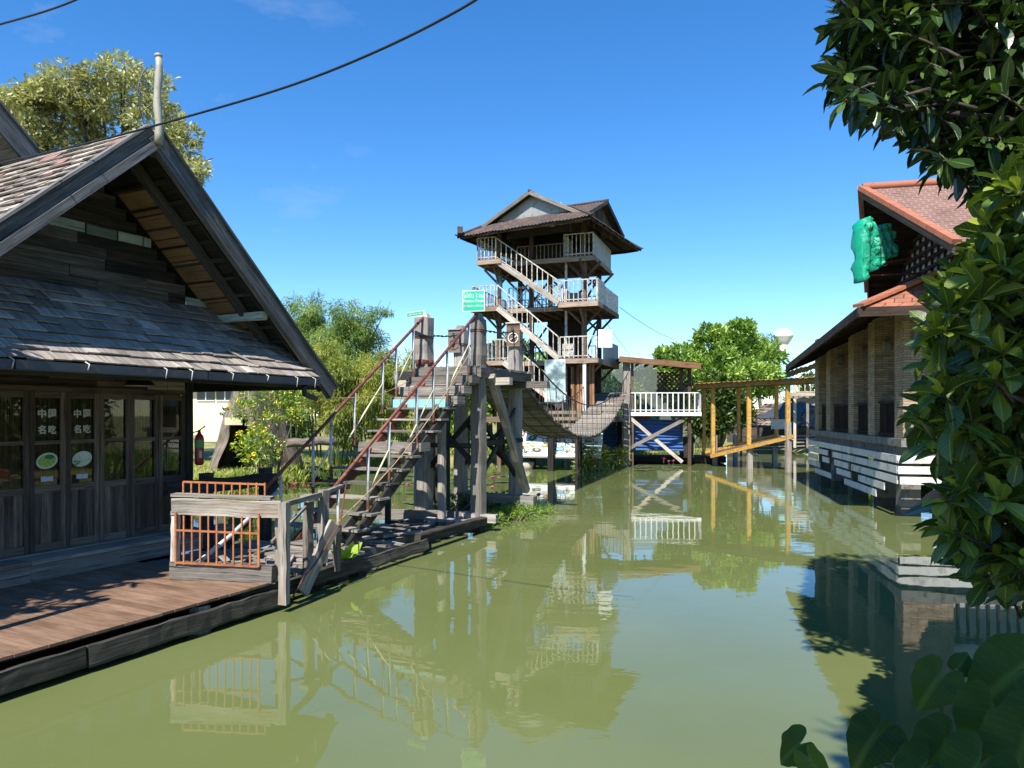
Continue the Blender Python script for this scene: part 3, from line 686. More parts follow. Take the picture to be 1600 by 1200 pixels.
m = MB(); m.poly([c+Nn*.0+V((.03, -.068, 1.72)), c+V((.062, -.045, 1.72)), c+V((.062, -.045, 1.83)), c+V((.03, -.068, 1.83))]); m.build('sticker', M['label'], t)
m = MB(); m.beam(c+Z*2.12, c+Z*2.16, .03, .03); m.beam(c+Z*2.15, c+Z*2.22+V((.1, -.02, 0)), .02, .012); m.tube([c+Z*2.14, c+V((-.08, -.04, 2.12)), c+V((-.11, -.05, 1.95)), c+V((-.09, -.05, 1.8))], .011, 5); m.build('handle', M['black'], t)
# taller neighbouring house behind, only its barge and roof show
hb = thing('gabled_house', 'taller wooden house whose dark barge board shows at the left edge behind the front roof', 'house', Hh(-1.5, -4.5, 0))
m = MB(); T, pk2, n2 = 8.25, -1.5, -2.35
for sg, L in ((1, 3.4), (-1, 3.4)):
    dn = U*sg-Z*SL; pr = (U*sg*SL+Z).normalized(); a = Hh(pk2, n2, T); b = Hh(pk2+sg*L, n2, T-SL*L)
    m.beam(a-pr*.05, b-pr*.05, .05, .3, up=pr, rough=.004, seg=8); m.beam(a+pr*.12, b+pr*.12, .12, .03, up=pr)
m.build('barge_board', M['barge'], hb)
m = MB()
for sg in (-1, 1): m.prism([Hh(pk2, n2-.05, T), Hh(pk2, n2-5, T), Hh(pk2+sg*3.4, n2-5, T-SL*3.4), Hh(pk2+sg*3.4, n2-.05, T-SL*3.4)], Z*-.06)
m.build('roof', M['shingle'], hb)
m = MB(); m.prism([Hh(pk2-2.6, n2-.8, 0), Hh(pk2+2.6, n2-.8, 0), Hh(pk2+2.6, n2-.8, T-SL*2.6-.1), Hh(pk2, n2-.8, T-.1), Hh(pk2-2.6, n2-.8, T-SL*2.6-.1)], Nn*-4); m.build('wall', M['siding'], hb)

# ------------------------------------------------------------------ deck in front of the house
dk = thing('wooden_deck', 'reddish brown plank deck with weathered edge beam in front of the house', 'deck', Hh(-3, 1.8, 0))
m = MB(); u = -9.0; 
while u < -.03:
    e = u+.142
    m.box(Hh(u, .45, .335), U*.136, Nn*(2.62+rnd(-.012, .012)), Z*.027, tone=rnd(.3, .75)); m.box(Hh(u+.1362, .46, .345), U*.0056, Nn*2.58, Z*.014, tone=rnd(.3, 1), m=1); u = e
m.build('planks', [M['deck'], M['tan']], dk)
m = MB(); m.box(Hh(-9, .5, .28), U*8.6, Nn*2.45, Z*.05); m.build('joists', M['shadefill'], dk)  # single near-black sheet, paints the shade below the boards
m = MB()
for a, b in ((-9, -5.2), (-5.18, -2.3), (-2.28, .12)): m.beam(Hh(a, 3.08, .17), Hh(b, 3.08, .17), .09, .2, rough=.011, seg=16, ch=.012)
m.build('edge_beam', M['greymoss'], dk)
for u in (-.95, -3.4, -6):
    m = MB(); m.beam(Hh(u, 2.98, -.8), Hh(u, 2.98, .3), .14, .14, rough=.01, seg=5); m.build('post', M['grey'], dk)
# end gate of the deck
F0, F1 = V((-4.19, 8.81, 0)), V((-2.92, 8.64, 0)); fd = (F1-F0).normalized(); fn = V((fd.y, -fd.x, 0))
t = thing('timber_fence', 'weathered timber fence panel with peeling white top beam across the deck end', 'fence', (F0+F1)/2+Z*.36)
m = MB(); m.beam(F0-fd*.02+Z*1.27, F1+fd*.12+Z*1.25, .07, .2, rough=.012, seg=8, ch=.01, tone=.28); m.build('top_beam', M['pale'], t)
m = MB(); m.beam(F0-fd*.05+Z*1.40-fn*.06, F1-fd*.02+Z*1.38-fn*.06, .12, .03, rough=.006, seg=6); m.build('cap_board', M['grey'], t)
m = MB(); m.beam(F0-fd*.03+Z*.47, F1+fd*.03+Z*.46, .1, .22, rough=.014, seg=8, ch=.012); m.build('base_beam', M['grey'], t)
m = MB(); m.beam(F0+Z*.58-fn*.02, F0+Z*1.2-fn*.02, .07, .09, up=fn, rough=.008, seg=6); m.build('post', M['pale'], t)
m = MB(); m.beam(F1+fd*.16+Z*.1, F1+fd*.16+Z*1.34, .09, .09, up=fn, rough=.01, seg=8, tone=.35); m.beam(F1+fd*.06+Z*.4-fn*.1, F1+fd*.06+Z*1.3-fn*.1, .1, .05, up=fn, rough=.01, seg=6); m.build('post', M['pale'], t)
t = thing('metal_grille', 'orange painted metal bar grille fixed to the deck end fence', 'grille', (F0+F1)/2+fn*.06+Z*.55)
for zz in (1.56, .98, .58):
    m = MB(); a = F0+fd*.06+fn*.06; b = F1-fd*.14+fn*.06
    if zz > 1.5: a = a-fn*.16; b = b-fn*.16
    m.beam(a+Z*zz, b+Z*(zz-.02), .022, .022); m.build('rail', M['orange'], t)
for i in range(11):
    f = i/10; a = (F0+fd*.06).lerp(F1-fd*.14, f)
    m = MB(); m.beam(a+fn*.06+Z*.56, a+fn*.06+Z*(1.16 if 0 < i < 10 else 1.2), .018 if 0 < i < 10 else .026, .018, up=fn); m.beam(a-fn*.1+Z*1.36, a-fn*.1+Z*1.56, .018, .018, up=fn); m.build('bar', M['orange'], t)

# ------------------------------------------------------------------ landing and low walkway
lw = thing('landing_platform', 'broken grey plank landing at the foot of the stairs beside the water', 'platform', Hh(1.2, 2, 0))
m = MB(); u = -.15
while u < 2.1:
    wd = rnd(.12, .2); m.box(Hh(u, .42+rnd(0, .06), .29+rnd(-.02, .02)), U*(wd-.015), Nn*(2.38+rnd(-.25, .08)), Z*.035+U*rnd(-.004, .004), tone=rnd(.2, .9)); u += wd
for _ in range(9):
    a = Hh(rnd(.6, 2.0), rnd(1.3, 2.4), .36+rnd(0, .06)); b = a+U*rnd(-.5, .5)+Nn*rnd(-.5, .5)+Z*rnd(-.02, .06); m.beam(a, b, .1, .03, rough=.01, seg=3)
m.build('planks', M['grey'], lw)
m = MB(); m.beam(Hh(-.35, 2.92, .19), Hh(2.0, 2.84, .2), .1, .2, rough=.015, seg=12, ch=.01); m.beam(Hh(2.02, 2.82, .17), Hh(3.9, 2.74, .16), .1, .17, rough=.016, seg=10, ch=.01); m.beam(Hh(3.8, 2.62, .26), Hh(6.55, 2.52, .22), .14, .17, rough=.014, seg=12, ch=.012)
m.build('edge_beam', M['greymoss'], lw)
m = MB()
for n_, z_, a, b in ((2.2, .14, 1.8, 6.3), (1.65, .1, 2.0, 6.3), (1.0, .12, 1.8, 6.6)): m.beam(Hh(a, n_, z_), Hh(b, n_-.15, z_+.02), .13, .14, rough=.012, seg=10)
for _ in range(24):
    uu = rnd(2.1, 6.0); a = Hh(uu, rnd(1.3, 2.2), .24+rnd(0, .05)); d_ = U*rnd(.3, .9)+Nn*rnd(-.35, .35) if random.random() < .6 else Nn*rnd(.4, .9)+U*rnd(-.3, .3); m.beam(a, a+d_+Z*rnd(-.03, .04), rnd(.07, .16), .035, rough=.012, seg=4)
m.build('broken_planks', M['grey'], lw)
for u, n_ in ((.2, 2.75), (2.1, 2.7), (4.2, 2.5), (6.3, 2.45), (2.3, 1.1), (4.5, 1.0)):
    m = MB(); m.beam(Hh(u, n_, -.9), Hh(u, n_, .12), .2, .2, rough=.015, seg=4); m.build('post', M['greydark'], lw)
rl = thing('landing_railing', 'crooked grey timber railing along the water side of the landing', 'railing', Hh(.9, 2.9, .3))
for u, n_, z0, z1, wd in ((.5, 2.85, .3, 1.25, .05), (1.02, 2.72, .3, 1.25, .11), (1.22, 2.8, .35, 1.36, .12), (1.36, 2.93, .22, .86, .085)):
    m = MB(); m.beam(Hh(u, n_, z0), Hh(u+.03, n_, z1), wd, wd*.8, up=Nn, rough=.008, seg=6); m.build('post', M['grey'], rl)
m = MB(); m.beam(F1+fd*.16+Z*1.31, Hh(1.2, 2.8, 1.30), .05, .06, rough=.004, seg=5); m.beam(Hh(1.2, 2.78, 1.30), Hh(2.0, 2.5, 1.33), .05, .05, rough=.004, seg=4); m.beam(F1+fd*.0+Z*.85, Hh(1.1, 2.7, 1.2), .035, .035); m.build('rail', M['grey'], rl)
m = MB(); m.beam(Hh(1.25, 2.98, .9), Hh(.55, 3.06, .12), .2, .05, up=Nn, rough=.008, seg=6); m.build('leaning_board', M['grey'], rl)
m = MB(); m.beam(Hh(1.0, 2.7, 1.27), Hh(1.0, 2.85, 1.27), .2, .09, up=Z); m.build('block', M['pale'], rl)
m = MB(); m.tube([Hh(2.1, 2.5, 1.4), Hh(1.3, 3.05, .9), Hh(.75, 3.1, .45), Hh(.55, 3.12, .35), Hh(.35, 3.1, .12)], .012, 5); tag(m.build('rusty_chain', M['rust']), 'rusty rope with small white floats hanging along the leaning board', 'rope')
r2 = thing('timber_railing', 'dark timber rail behind the orange grille on the far side of the landing', 'railing', Hh(1.2, .7, .3))
m = MB(); m.beam(Hh(.55, .45, 1.32), Hh(2.6, .55, 1.32), .1, .2, rough=.02, seg=8); m.build('rail', M['greydark'], r2)
for u in (1.3, 2.5):
    m = MB(); m.beam(Hh(u, .42, .2), Hh(u, .42, 1.5), .18, .12, up=Nn); m.build('post', M['greydark'], r2)
m = MB(); m.beam(Hh(2.45, .75, 1.25), Hh(1.3, .75, .3), .06, .08); m.build('brace', M['greydark'], r2)
t = MB(); t.tube([Hh(1.9, 1.3, 1.2), Hh(.6, 1.7, .72), Hh(-.1, 1.9, .5)], .03, 8); tag(t.build('grey_pipe', M['galv']), 'grey pipe lying slanted behind the orange grille', 'pipe')

# ------------------------------------------------------------------ staircase up to the bridge
nR, nL = 2.38, 1.07
def railz(u): return 1.23+.727*(u-1.86)
st = thing('wooden_staircase', 'open timber staircase with red handrails climbing to the rope bridge', 'staircase', Hh(4, 1.7, .3))
for k in range(1, 15):
    zz = 3.4-.215*k; uu = 6.2-.295*k; m = MB()
    x0, x1 = nL-.08+rnd(-.05, .03), nR+.1+rnd(-.04, .08)
    if k in (1, 2, 3, 7):
        m.box(Hh(uu, x0, zz-.15), Nn*(x1-x0), U*.3, Z*.15); m.box(Hh(uu-.02, x0+.04, zz-.185), Nn*(x1-x0-.1), U*.26, Z*.03)
    else:
        m.box(Hh(uu, x0, zz-.035), Nn*(x1-x0), U*.28, Z*.035)
        for n_ in (nL+.25, nR-.33): m.prism([Hh(uu+.03, n_, zz-.037), Hh(uu+.27, n_, zz-.037), Hh(uu+.24, n_, zz-.16)], Nn*.1)
    tr = m.build('tread', M['grey'], st)
    if k == 4:
        b = MB(); b.box(Hh(uu+.24, nL-.02, zz), Nn*1.32, U*.03, Z*.165); b.build('riser', M['teal'], tr)
for n_ in (nL+.3, nR-.28, nR+.02):
    m = MB(); m.beam(Hh(2.1, n_, .25), Hh(6.25, n_, 3.22), .07, .16, rough=.003, seg=6); m.build('stringer', M['rail'] if n_ < 1.5 else M['greydark'], st)
for n_, pu in ((nR, (2.05, 2.77, 3.33, 4.15, 4.69, 5.18, 6.0)), (nL, (2.2, 2.95, 3.4, 4.05, 4.9, 5.35, 5.95))):
    m = MB(); m.tube([Hh(1.86, n_, railz(1.86)), Hh(4, n_, railz(4)), Hh(6.33, n_, railz(6.33))], .03, 8); h = m.build('handrail', M['rail'], st)
    for i, u in enumerate(pu):
        m = MB(); zb = railz(u)-1.02; m.tube([Hh(u, n_, zb), Hh(u, n_, railz(u))], .026, 8); m.tube([Hh(u, n_, zb), Hh(u, n_, zb+.16)], .028, 8, m=1, caps=False); m.build('rail_post', [M['galv'], M['rust']], st)
    for a, b in ((pu[1], pu[2]+.1), (pu[3]-.2, pu[4]), (pu[5], pu[6])):
        m = MB(); m.tube([Hh(a, n_, railz(a)-.75), Hh(b, n_, railz(b)-.42)], .018, 6); m.build('mid_rail', M['cream'], st)
m = MB(); pts = []
for i in range(25):
    f = i/24; u = 1.9+4.1*f; pts.append(Hh(u, nR+.06, .75+2.95*f-.28*math.sin(math.pi*f)))
m.tube(pts, .009, 5); tag(m.build('hanging_rope', M['rope']), 'thin tan rope strung along the water side of the stairs', 'rope')

# ------------------------------------------------------------------ bridge tower and its posts
bt = thing('bridge_platform', 'timber trestle platform with four thick old posts at the near end of the rope bridge', 'platform', Hh(7.6, 1.5, 0))
POSTS = {'fr': (6.45, 2.34, 4.5, .27), 'fl': (6.45, 1.0, 4.6, .33), 'br': (8.85, 2.02, 4.52, .27), 'bl': (8.85, .5, 4.62, .3)}
for k, (u, n_, zt, wd) in POSTS.items():
    m = MB(); m.beam(Hh(u, n_, .22 if k[0] == 'f' else -.3), Hh(u, n_, zt-.12), wd, wd, up=Nn, rough=.014, seg=22, ch=.05); m.beam(Hh(u, n_, zt-.12), Hh(u, n_, zt), wd*.93, wd*.93, up=Nn, rough=.01, seg=3, ch=.06, tap=.55)
    po = m.build('post', M['greypost'], bt)
    for zb in ((4.12,) if k != 'fl' else (3.52, 4.05)):
        b = MB(); q = wd/2+.006
        for dz in (0, .035): b.tube([Hh(u, n_, zb+dz)+U*x*q+Nn*y*q for x, y in ((-1,-.75),(-.75,-1),(.75,-1),(1,-.75),(1,.75),(.75,1),(-.75,1),(-1,.75),(-1,-.75))], .013, 5)
        if k == 'fl' and zb < 3.6: b.tube([Hh(u, n_, zb-.08), Hh(u, n_, zb+.06)], wd*.62, 8)
        b.build('band', M['rust'], po)
for u, n_, wd in ((8.4, -.2, .34), (7.6, .75, .26), (5.85, 1.83, .15)):
    m = MB(); m.beam(Hh(u, n_, -.4), Hh(u, n_, 3.1 if u > 6 else 2.55), wd, wd, up=Nn, rough=.012, seg=12, ch=.03); m.build('leg', M['greydark'] if wd > .2 else M['grey'], bt)
m = MB()
for i in range(15): m.box(Hh(6.22+i*.185, .35+(0.5 if i < 3 else 0), 3.36), U*.178, Nn*(2.1-(.5 if i < 3 else 0)+rnd(-.03, .03)), Z*.045)
m.build('planks', M['grey'], bt)
m = MB(); m.beam(Hh(6.2, 2.5, 3.26), Hh(9.0, 2.32, 3.26), .1, .18, rough=.006, seg=8); m.beam(Hh(6.2, .45, 3.26), Hh(9.0, .4, 3.26), .1, .18); m.beam(Hh(6.2, .9, 3.29), Hh(6.2, 2.45, 3.29), .1, .16, rough=.005, seg=5); m.build('edge_beam', M['grey'], bt)
for u in (6.75, 8.7):
    m = MB(); m.beam(Hh(u, .1, 3.1), Hh(u, 2.95, 3.1), .15, .16, rough=.008, seg=6); m.build('joist', M['pale'] if u < 7 else M['grey'], bt)
m = MB(); m.beam(Hh(6.62, 2.55, 3.2), V((.33, 16.7, .62)), .17, .17, rough=.012, seg=10, ch=.03); m.build('brace', M['grey'], bt)
m = MB()
for a, b in (((6.45, 2.3, 2.5), (8.85, 2.05, .9)), ((6.45, 2.3, .9), (8.85, 2.05, 2.6)), ((6.45, 1.05, 2.5), (6.45, 2.3, 1.3)), ((6.5, 1.05, 1.2), (6.5, 2.3, 2.5)), ((5.9, 1.85, 1.5), (8.4, -.2, .6)), ((6.5, 1.1, .9), (8.4, -.1, 2.4)), ((6.45, 1.0, 1.75), (6.45, 2.35, 1.75)), ((8.85, .5, 1.1), (8.85, 2.0, 2.3)), ((8.85, .5, 2.3), (8.85, 2.0, 1.1)), ((6.45, 2.45, 1.8), (8.85, 2.2, 1.8))):
    m.beam(Hh(*a), Hh(*b), .05, .1, rough=.003, seg=4)
m.build('cross_brace', M['greydark'], bt)
m = MB(); m.beam(Hh(5.9, -.2, .27), Hh(6.5, 2.3, .3), .2, .18, rough=.012, seg=8); m.beam(Hh(6.35, 2.05, .27), Hh(6.5, 2.75, .27), .2, .16, rough=.01, seg=3); m.beam(Hh(5.8, 1.5, .23), Hh(5.85, 2.25, .23), .17, .13, rough=.008, seg=3); m.beam(Hh(8.7, .6, .4), Hh(8.7, 2.6, .4), .25, .2, rough=.01, seg=5); m.build('base_beam', M['greypost'], bt)
m = MB(); m.beam(Hh(5.3, .9, .2), Hh(5.3, .9, 1.15), .09, .09, up=Nn); m.beam(Hh(5.3, .9, .22), Hh(5.5, 1.95, .22), .09, .1); m.build('frame', M['greydark'], bt)
# signs
c = Hh(6.3, 2.32, 0); fdir = V((.93, -.37, 0)).normalized(); fdir = V((1, -.18, 0)).normalized(); out = V((fdir.y, -fdir.x, 0))
sc_ = P(740, 470, 14.45)
t = thing('warning_sign', 'green warning sign with white writing in three languages above the stair post', 'sign', sc_-Z*.22)
w2, h2 = .235, .215
def sgn_box(o, a, b, th): return [o-a-b, o+a-b, o+a+b, o-a+b]
m = MB(); m.prism(sgn_box(sc_, fdir*w2, Z*h2, 0), out*-.02); m.build('frame', M['whiteclean'], t)
m = MB(); m.prism(sgn_box(sc_+out*.004, fdir*(w2-.017), Z*(h2-.017), 0), out*-.01); m.build('panel', M['signgreen'], t)
for s, dy, hh in (('ไม่เกิน 3 คน', .055, .12), ('Maximum 3 People', -.055, .085), ('请不要超过3个人同时通过', -.135, .05)):
    text_mesh(s, M['whiteclean'], sc_+out*.007-fdir*(w2-.025)+Z*dy, fdir, Z, 2*w2-.05, hh, t, bold=.01)
sc2 = P(660, 492, 14.95); f3 = V((.75, -.66, 0)).normalized(); o3 = V((f3.y, -f3.x, 0))
t = thing('small_sign', 'narrow green sign strip fixed across the rounded stair post', 'sign', sc2-Z*.04)
m = MB(); m.prism(sgn_box(sc2+o3*.2, f3*.27, Z*.05, 0), o3*-.015); m.build('frame', M['whiteclean'], t)
m = MB(); m.prism(sgn_box(sc2+o3*.204, f3*.255, Z*.037, 0), o3*-.01); m.build('panel', M['signgreen'], t)
text_mesh('ไม่เกิน 3 คน', M['whiteclean'], sc2+o3*.207-f3*.2-Z*.025, f3, Z, .4, .05, t, bold=.01)
def prohib(name, label, ctr, xd, w_, h_, matb, matr):
    xd = V(xd).normalized(); o_ = V((xd.y, -xd.x, 0)); t = thing(name, label, 'sign', ctr-Z*h_)
    m = MB(); m.prism([ctr-xd*w_-Z*h_, ctr+xd*w_-Z*h_, ctr+xd*w_+Z*h_, ctr+xd*w_*.7+Z*(h_*1.12), ctr-xd*w_*.7+Z*(h_*1.12), ctr-xd*w_+Z*h_], o_*-.02); m.build('board', matb, t)
    r = w_*.72; m = MB(); m.tube([ctr+o_*.006-Z*h_*.25+xd*r*math.cos(a)+Z*r*math.sin(a) for a in [2*math.pi*i/24 for i in range(25)]], .012, 5, tone=.7); m.tube([ctr+o_*.006-Z*h_*.25-xd*r*.7-Z*r*.45, ctr+o_*.006-Z*h_*.25+xd*r*.7+Z*r*.45], .012, 5, tone=.7); m.build('ring', matr, t)
    m = MB(); m.tube([ctr+o_*.005+Z*h_*.75-xd*.03, ctr+o_*.005+Z*h_*.5, ctr+o_*.005-Z*h_*.1+xd*.02, ctr+o_*.005-Z*h_*.55-xd*.03], [.02, .03, .025, .012], 6); m.build('figure', M['black'], t)
    m = MB(); m.box(ctr-xd*w_*1.1+Z*h_*1.08+o_*.04, xd*w_*2.2, o_*-.12, Z*.025); m.build('cap', M['pale'], t)
prohib('prohibition_sign', 'brown board with white prohibition ring on the far right bridge post', Hh(8.66, 2.03, 4.28)+Nn*.02, (1, -.3, 0), .165, .26, M['brown'], M['whiteclean'])
prohib('notice_board', 'faded white notice board on the far left bridge post', Hh(8.66, .48, 4.2)+V((-.05, -.02, 0)), (1, -.3, 0), .16, .27, M['pale'], M['brown'])
# chains of knotted rope between the posts
for (a, b, nm) in ((Hh(6.5, 1.1, 4.12), Hh(8.8, .55, 4.4), 'knotted dark rope between the two left bridge posts'), (Hh(6.5, 2.36, 4.17), Hh(8.8, 2.05, 4.4), 'knotted dark rope between the two right bridge posts')):
    m = MB(); pts = [a.lerp(b, i/24)-Z*.05*math.sin(math.pi*i/24)+V((rnd(-.012, .012), 0, rnd(-.015, .015))) for i in range(25)]
    m.tube(pts, [.012+(.014 if i % 3 == 0 else 0)+rnd(0, .006) for i in range(25)], 5); tag(m.build('knotted_rope', M['cable']), nm, 'rope')

# ------------------------------------------------------------------ suspension bridge
B0, B1 = V((-.5, 17.5, 3.4)), V((4.62, 33.0, 3.42)); bd = (B1-B0); bd.z = 0; BL = bd.length; bd.normalize(); bs = V((bd.y, -bd.x, 0))
def bz(t): return 3.4-1.78*4*t*(1-t)
sb = thing('suspension_bridge', 'sagging rope suspension bridge of grey planks leading to the lookout tower', 'bridge', (B0+B1)/2*1+Z*(1.6-3.41))
NP = 92
for i in range(NP):
    t_ = (i+.5)/NP; c = B0+bd*(BL*t_); c.z = bz(t_); sl_ = -1.78*4*(1-2*t_)/BL; fw = (bd+Z*sl_).normalized(); nr = bs.cross(fw)
    L = BL/NP*math.sqrt(1+sl_*sl_); hw = .72+rnd(-.03, .03)
    m = MB(); m.box(c-bs*hw-fw*L*.44+nr*rnd(-.008, .008), bs*hw*2+Z*rnd(-.015, .015), fw*L*.84, nr*.035); m.build('plank', M['grey'], sb)
m = MB()
for sgn in (-.66, -.25, .25, .66):
    m.tube([B0+bd*(BL*i/40)+bs*sgn+Z*(bz(i/40)-3.4-.05) for i in range(41)], .016, 5)
m.build('under_cable', M['cable'], sb)
m = MB()
for i in range(46):                                                  # loose ends of rope and wire under the planks
    for q in range(4):
        t_ = rnd(0.02, .98); c = B0+bd*(BL*t_)+bs*rnd(-.7, .7); c.z = bz(t_)-.03; m.tube([c, c+V((rnd(-.05, .05), rnd(-.05, .05), -rnd(.05, .16)))], .007, 4)
m.build('rope_ends', M['rope'], sb)['kind'] = 'stuff'
def cabz(t, sgn): return (4.35-1.62*4*t*(1-t)) if sgn > 0 else (4.42-1.62*4*t*(1-t))
for sgn in (-1, 1):
    n_ = Hh(8.85, 2.02 if sgn > 0 else .5, 0); e_ = B1+bs*.78*sgn
    path = lambda t_: V((n_.x+(e_.x-n_.x)*t_, n_.y+(e_.y-n_.y)*t_, cabz(t_, sgn)))
    m = MB(); m.tube([path(i/48) for i in range(49)], .022, 6); m.build('main_cable', M['cable'], sb)
    m = MB()
    for i in range(20):
        t_ = (i+.5)/20; a = path(t_); c = B0+bd*(BL*t_)+bs*.7*sgn; c.z = bz(t_)
        for dt in (-.012, .012):
            c2 = B0+bd*(BL*min(1, max(0, t_+dt)))+bs*.7*sgn; c2.z = bz(t_+dt); m.tube([a, (a+c2)/2+V((rnd(-.02, .02), 0, 0)), c2], .011, 4)
    m.build('rope_net', M['rope'], sb)

# ------------------------------------------------------------------ lookout tower; a runs left along the front, b runs back
C0 = V((3.6, 31.5, 0)); Rr = V((.339, .941, 0)); Ll = V((-.941, .339, 0))
def T(a, b, z): return C0+Ll*a+Rr*b+Z*z
tw = thing('lookout_tower', 'tall wooden lookout tower with three balconies, white stair railings and a rusty tin roof', 'tower', T(2.5, 1.8, 0))
def railing(p0, p1, h, sp, mat, parent, name='railing', sw=.035, both=True, slope=True):
    p0, p1 = V(p0), V(p1); L = (p1-p0).length; n = max(1, int(round((p1-p0).xy.length/sp))); m = MB(); side = (p1-p0).normalized()
    m.beam(p0+Z*h, p1+Z*h, .045, .045); 
    m.beam(p0+Z*.1, p1+Z*.1, .035, .035)
    for i in range(n+1):
        q = p0.lerp(p1, i/n); e = i in (0, n); m.beam(q, q+Z*(h-.02), sw*(1.5 if e else 1), sw*(1.5 if e else 1), up=V((side.x, side.y, 0)))
    return m.build(name, mat, parent)
def floor(a0, a1, b0, b1, z, nm='floor'):
    m = MB(); b = b0
    while b < b1: e = min(b+.2, b1); m.box(T(a0, b, z-.04), Ll*(a1-a0), Rr*(e-b-.006), Z*.04); b = e
    f = m.build(nm, M['brown'], tw)
    m = MB(); 
    for p, q in (((a0, b0), (a1, b0)), ((a0, b1), (a1, b1)), ((a0, b0), (a0, b1)), ((a1, b0), (a1, b1))): m.beam(T(*p, z-.13), T(*q, z-.13), .06, .2, rough=.006, seg=6)
    m.build('fascia', M['tan'], f)
    m = MB(); a = a0+.2
    while a < a1: m.beam(T(a, b0+.03, z-.12), T(a, b1-.03, z-.12), .07, .14); a += .55
    m.build('joists', M['brown'], f)
    return f
ZC, ZB, ZA, ZG = 9.49, 7.36, 4.88, 2.3
for a in (.5, 1.35, 3.0, 4.6):
    for b in (.4, 3.4):
        if a == 1.35 and b > 1: continue
        m = MB(); m.beam(T(a, b, -.8), T(a, b, 11.4 if a != 1.35 else ZC), .2 if a != 1.35 else .1, .2 if a != 1.35 else .1, up=Rr, rough=.008, seg=12, ch=.02)
        m.build('column', M['brown'] if a != 1.35 else M['white'], tw)
m = MB(); m.tube([T(4.6, .4, 7.9), T(4.6, .4, 8.9)], .15, 10); m.build('column_sleeve', M['teal'], tw)
floor(-.05, 5.25, 0, 3.7, ZC); floor(-.35, 5.6, .3, 3.9, ZB); floor(-.35, 1.4, -.65, .29, ZB, 'landing'); floor(4.2, 5.6, -.65, .29, ZB, 'landing')
floor(-.35, 5.6, .3, 3.9, ZA); floor(-.35, 1.4, -.65, .29, ZA, 'landing'); floor(4.0, 5.6, -.65, .29, ZA, 'landing'); floor(4.1, 5.25, -.75, -.01, ZC, 'landing')
floor(-.6, 6.2, -.9, 4.2, ZG)
for (p, q) in ((T(5.25, -.72, ZC), T(4.35, -.72, ZC)), (T(5.25, -.72, ZC), T(5.25, 3.65, ZC)), (T(4.1, 1.5, ZC), T(1.35, 1.5, ZC)), (T(1.35, .02, ZC), T(1.35, 1.5, ZC)), (T(1.35, .02, ZC), T(0, .02, ZC)), (T(5.2, 3.65, ZC), T(0, 3.65, ZC)),
               (T(1.35, -.6, ZB), T(-.3, -.6, ZB)), (T(5.55, -.6, ZB), T(4.45, -.6, ZB)), (T(5.55, -.6, ZB), T(5.55, 3.8, ZB)), (T(4.1, .35, ZB), T(1.5, .35, ZB)), (T(5.5, 3.85, ZB), T(0, 3.85, ZB)),
               (T(1.35, -.6, ZA), T(-.3, -.6, ZA)), (T(5.55, -.6, ZA), T(3.8, -.6, ZA)), (T(5.55, -.6, ZA), T(5.55, 3.8, ZA)), (T(5.5, 3.85, ZA), T(0, 3.85, ZA))):
    railing(p, q, .95 if p.z < 9 else 1.0, .2, M['white'], tw)
m = MB()
for i in range(3): m.beam(T(3.9-i*.9, .36, ZB+.1), T(3.1-i*.9, .36, ZB+.9), .03, .03); m.beam(T(3.9-i*.9, .36, ZB+.9), T(3.1-i*.9, .36, ZB+.1), .03, .03)
m.build('cross_rails', M['white'], tw)
m = MB(); m.corr(T(-.02, 0, ZC-.05), T(-.02, 3.7, ZC-.05), T(-.02, 0, ZC+1), T(-.02, 3.7, ZC+1), 18, .012, nrm=-Ll); m.build('side_panel', M['tingrey'], tw)
m = MB(); m.box(T(-.36, -.6, ZB-.02), Rr*1.4, Ll*.03, Z*1.0); m.box(T(-.37, .85, ZB-.15), Rr*2.9, Ll*.03, Z*1.0); m.build('side_panel', M['white'], tw)
m = MB(); m.corr(T(-.37, .3, ZA-.1), T(-.37, 3.8, ZA-.1), T(-.37, .3, ZA+.9), T(-.37, 3.8, ZA+.9), 18, .012, nrm=-Ll); m.build('side_panel', M['tingrey'], tw)
def flight(a0, a1, z0, z1, b0=-.68, b1=-.04, rail0=True):
    """stairs from (a0,z0) top to (a1,z1) bottom"""
    m = MB()
    for b in (b0, b1): m.beam(T(a0, b, z0-.1), T(a1, b, z1-.02), .05, .22, rough=.004, seg=6)
    s = m.build('stair_flight', M['pale'], tw); n = 11
    for i in range(1, n):
        f = i/n; m = MB(); m.box(T(a0+(a1-a0)*f+.13, b0+.02, z0+(z1-z0)*f-.03), Ll*-.26, Rr*(b1-b0-.04), Z*.035); m.build('tread', M['grey'], s)
    railing(T(a0, b0, z0), T(a1, b0, z1), .95, .24, M['white'], s, 'stair_railing'); 
    return s
flight(4.35, 1.4, ZC, ZB); flight(4.3, 1.4, ZB, ZA); flight(4.0, 1.3, ZA, 2.75)
m = MB()
for a in (.5, 4.6):
    for zf in (ZB, ZA, ZC):
        for p_, q_ in ((T(a, .4, zf-1.0), T(a+.75, .4, zf-.22)), (T(a, .4, zf-1.0), T(a-.75, .4, zf-.22)), (T(a, .4, zf-1.0), T(a, -.4, zf-.22)), (T(a, 3.4, zf-.9), T(a-.7, 3.4, zf-.2)), (T(a, 3.4, zf-.9), T(a+.7, 3.4, zf-.2))):
            m = MB(); m.beam(p_, q_, .07, .1); m.build('bracket', M['brown'], tw)
m = MB()
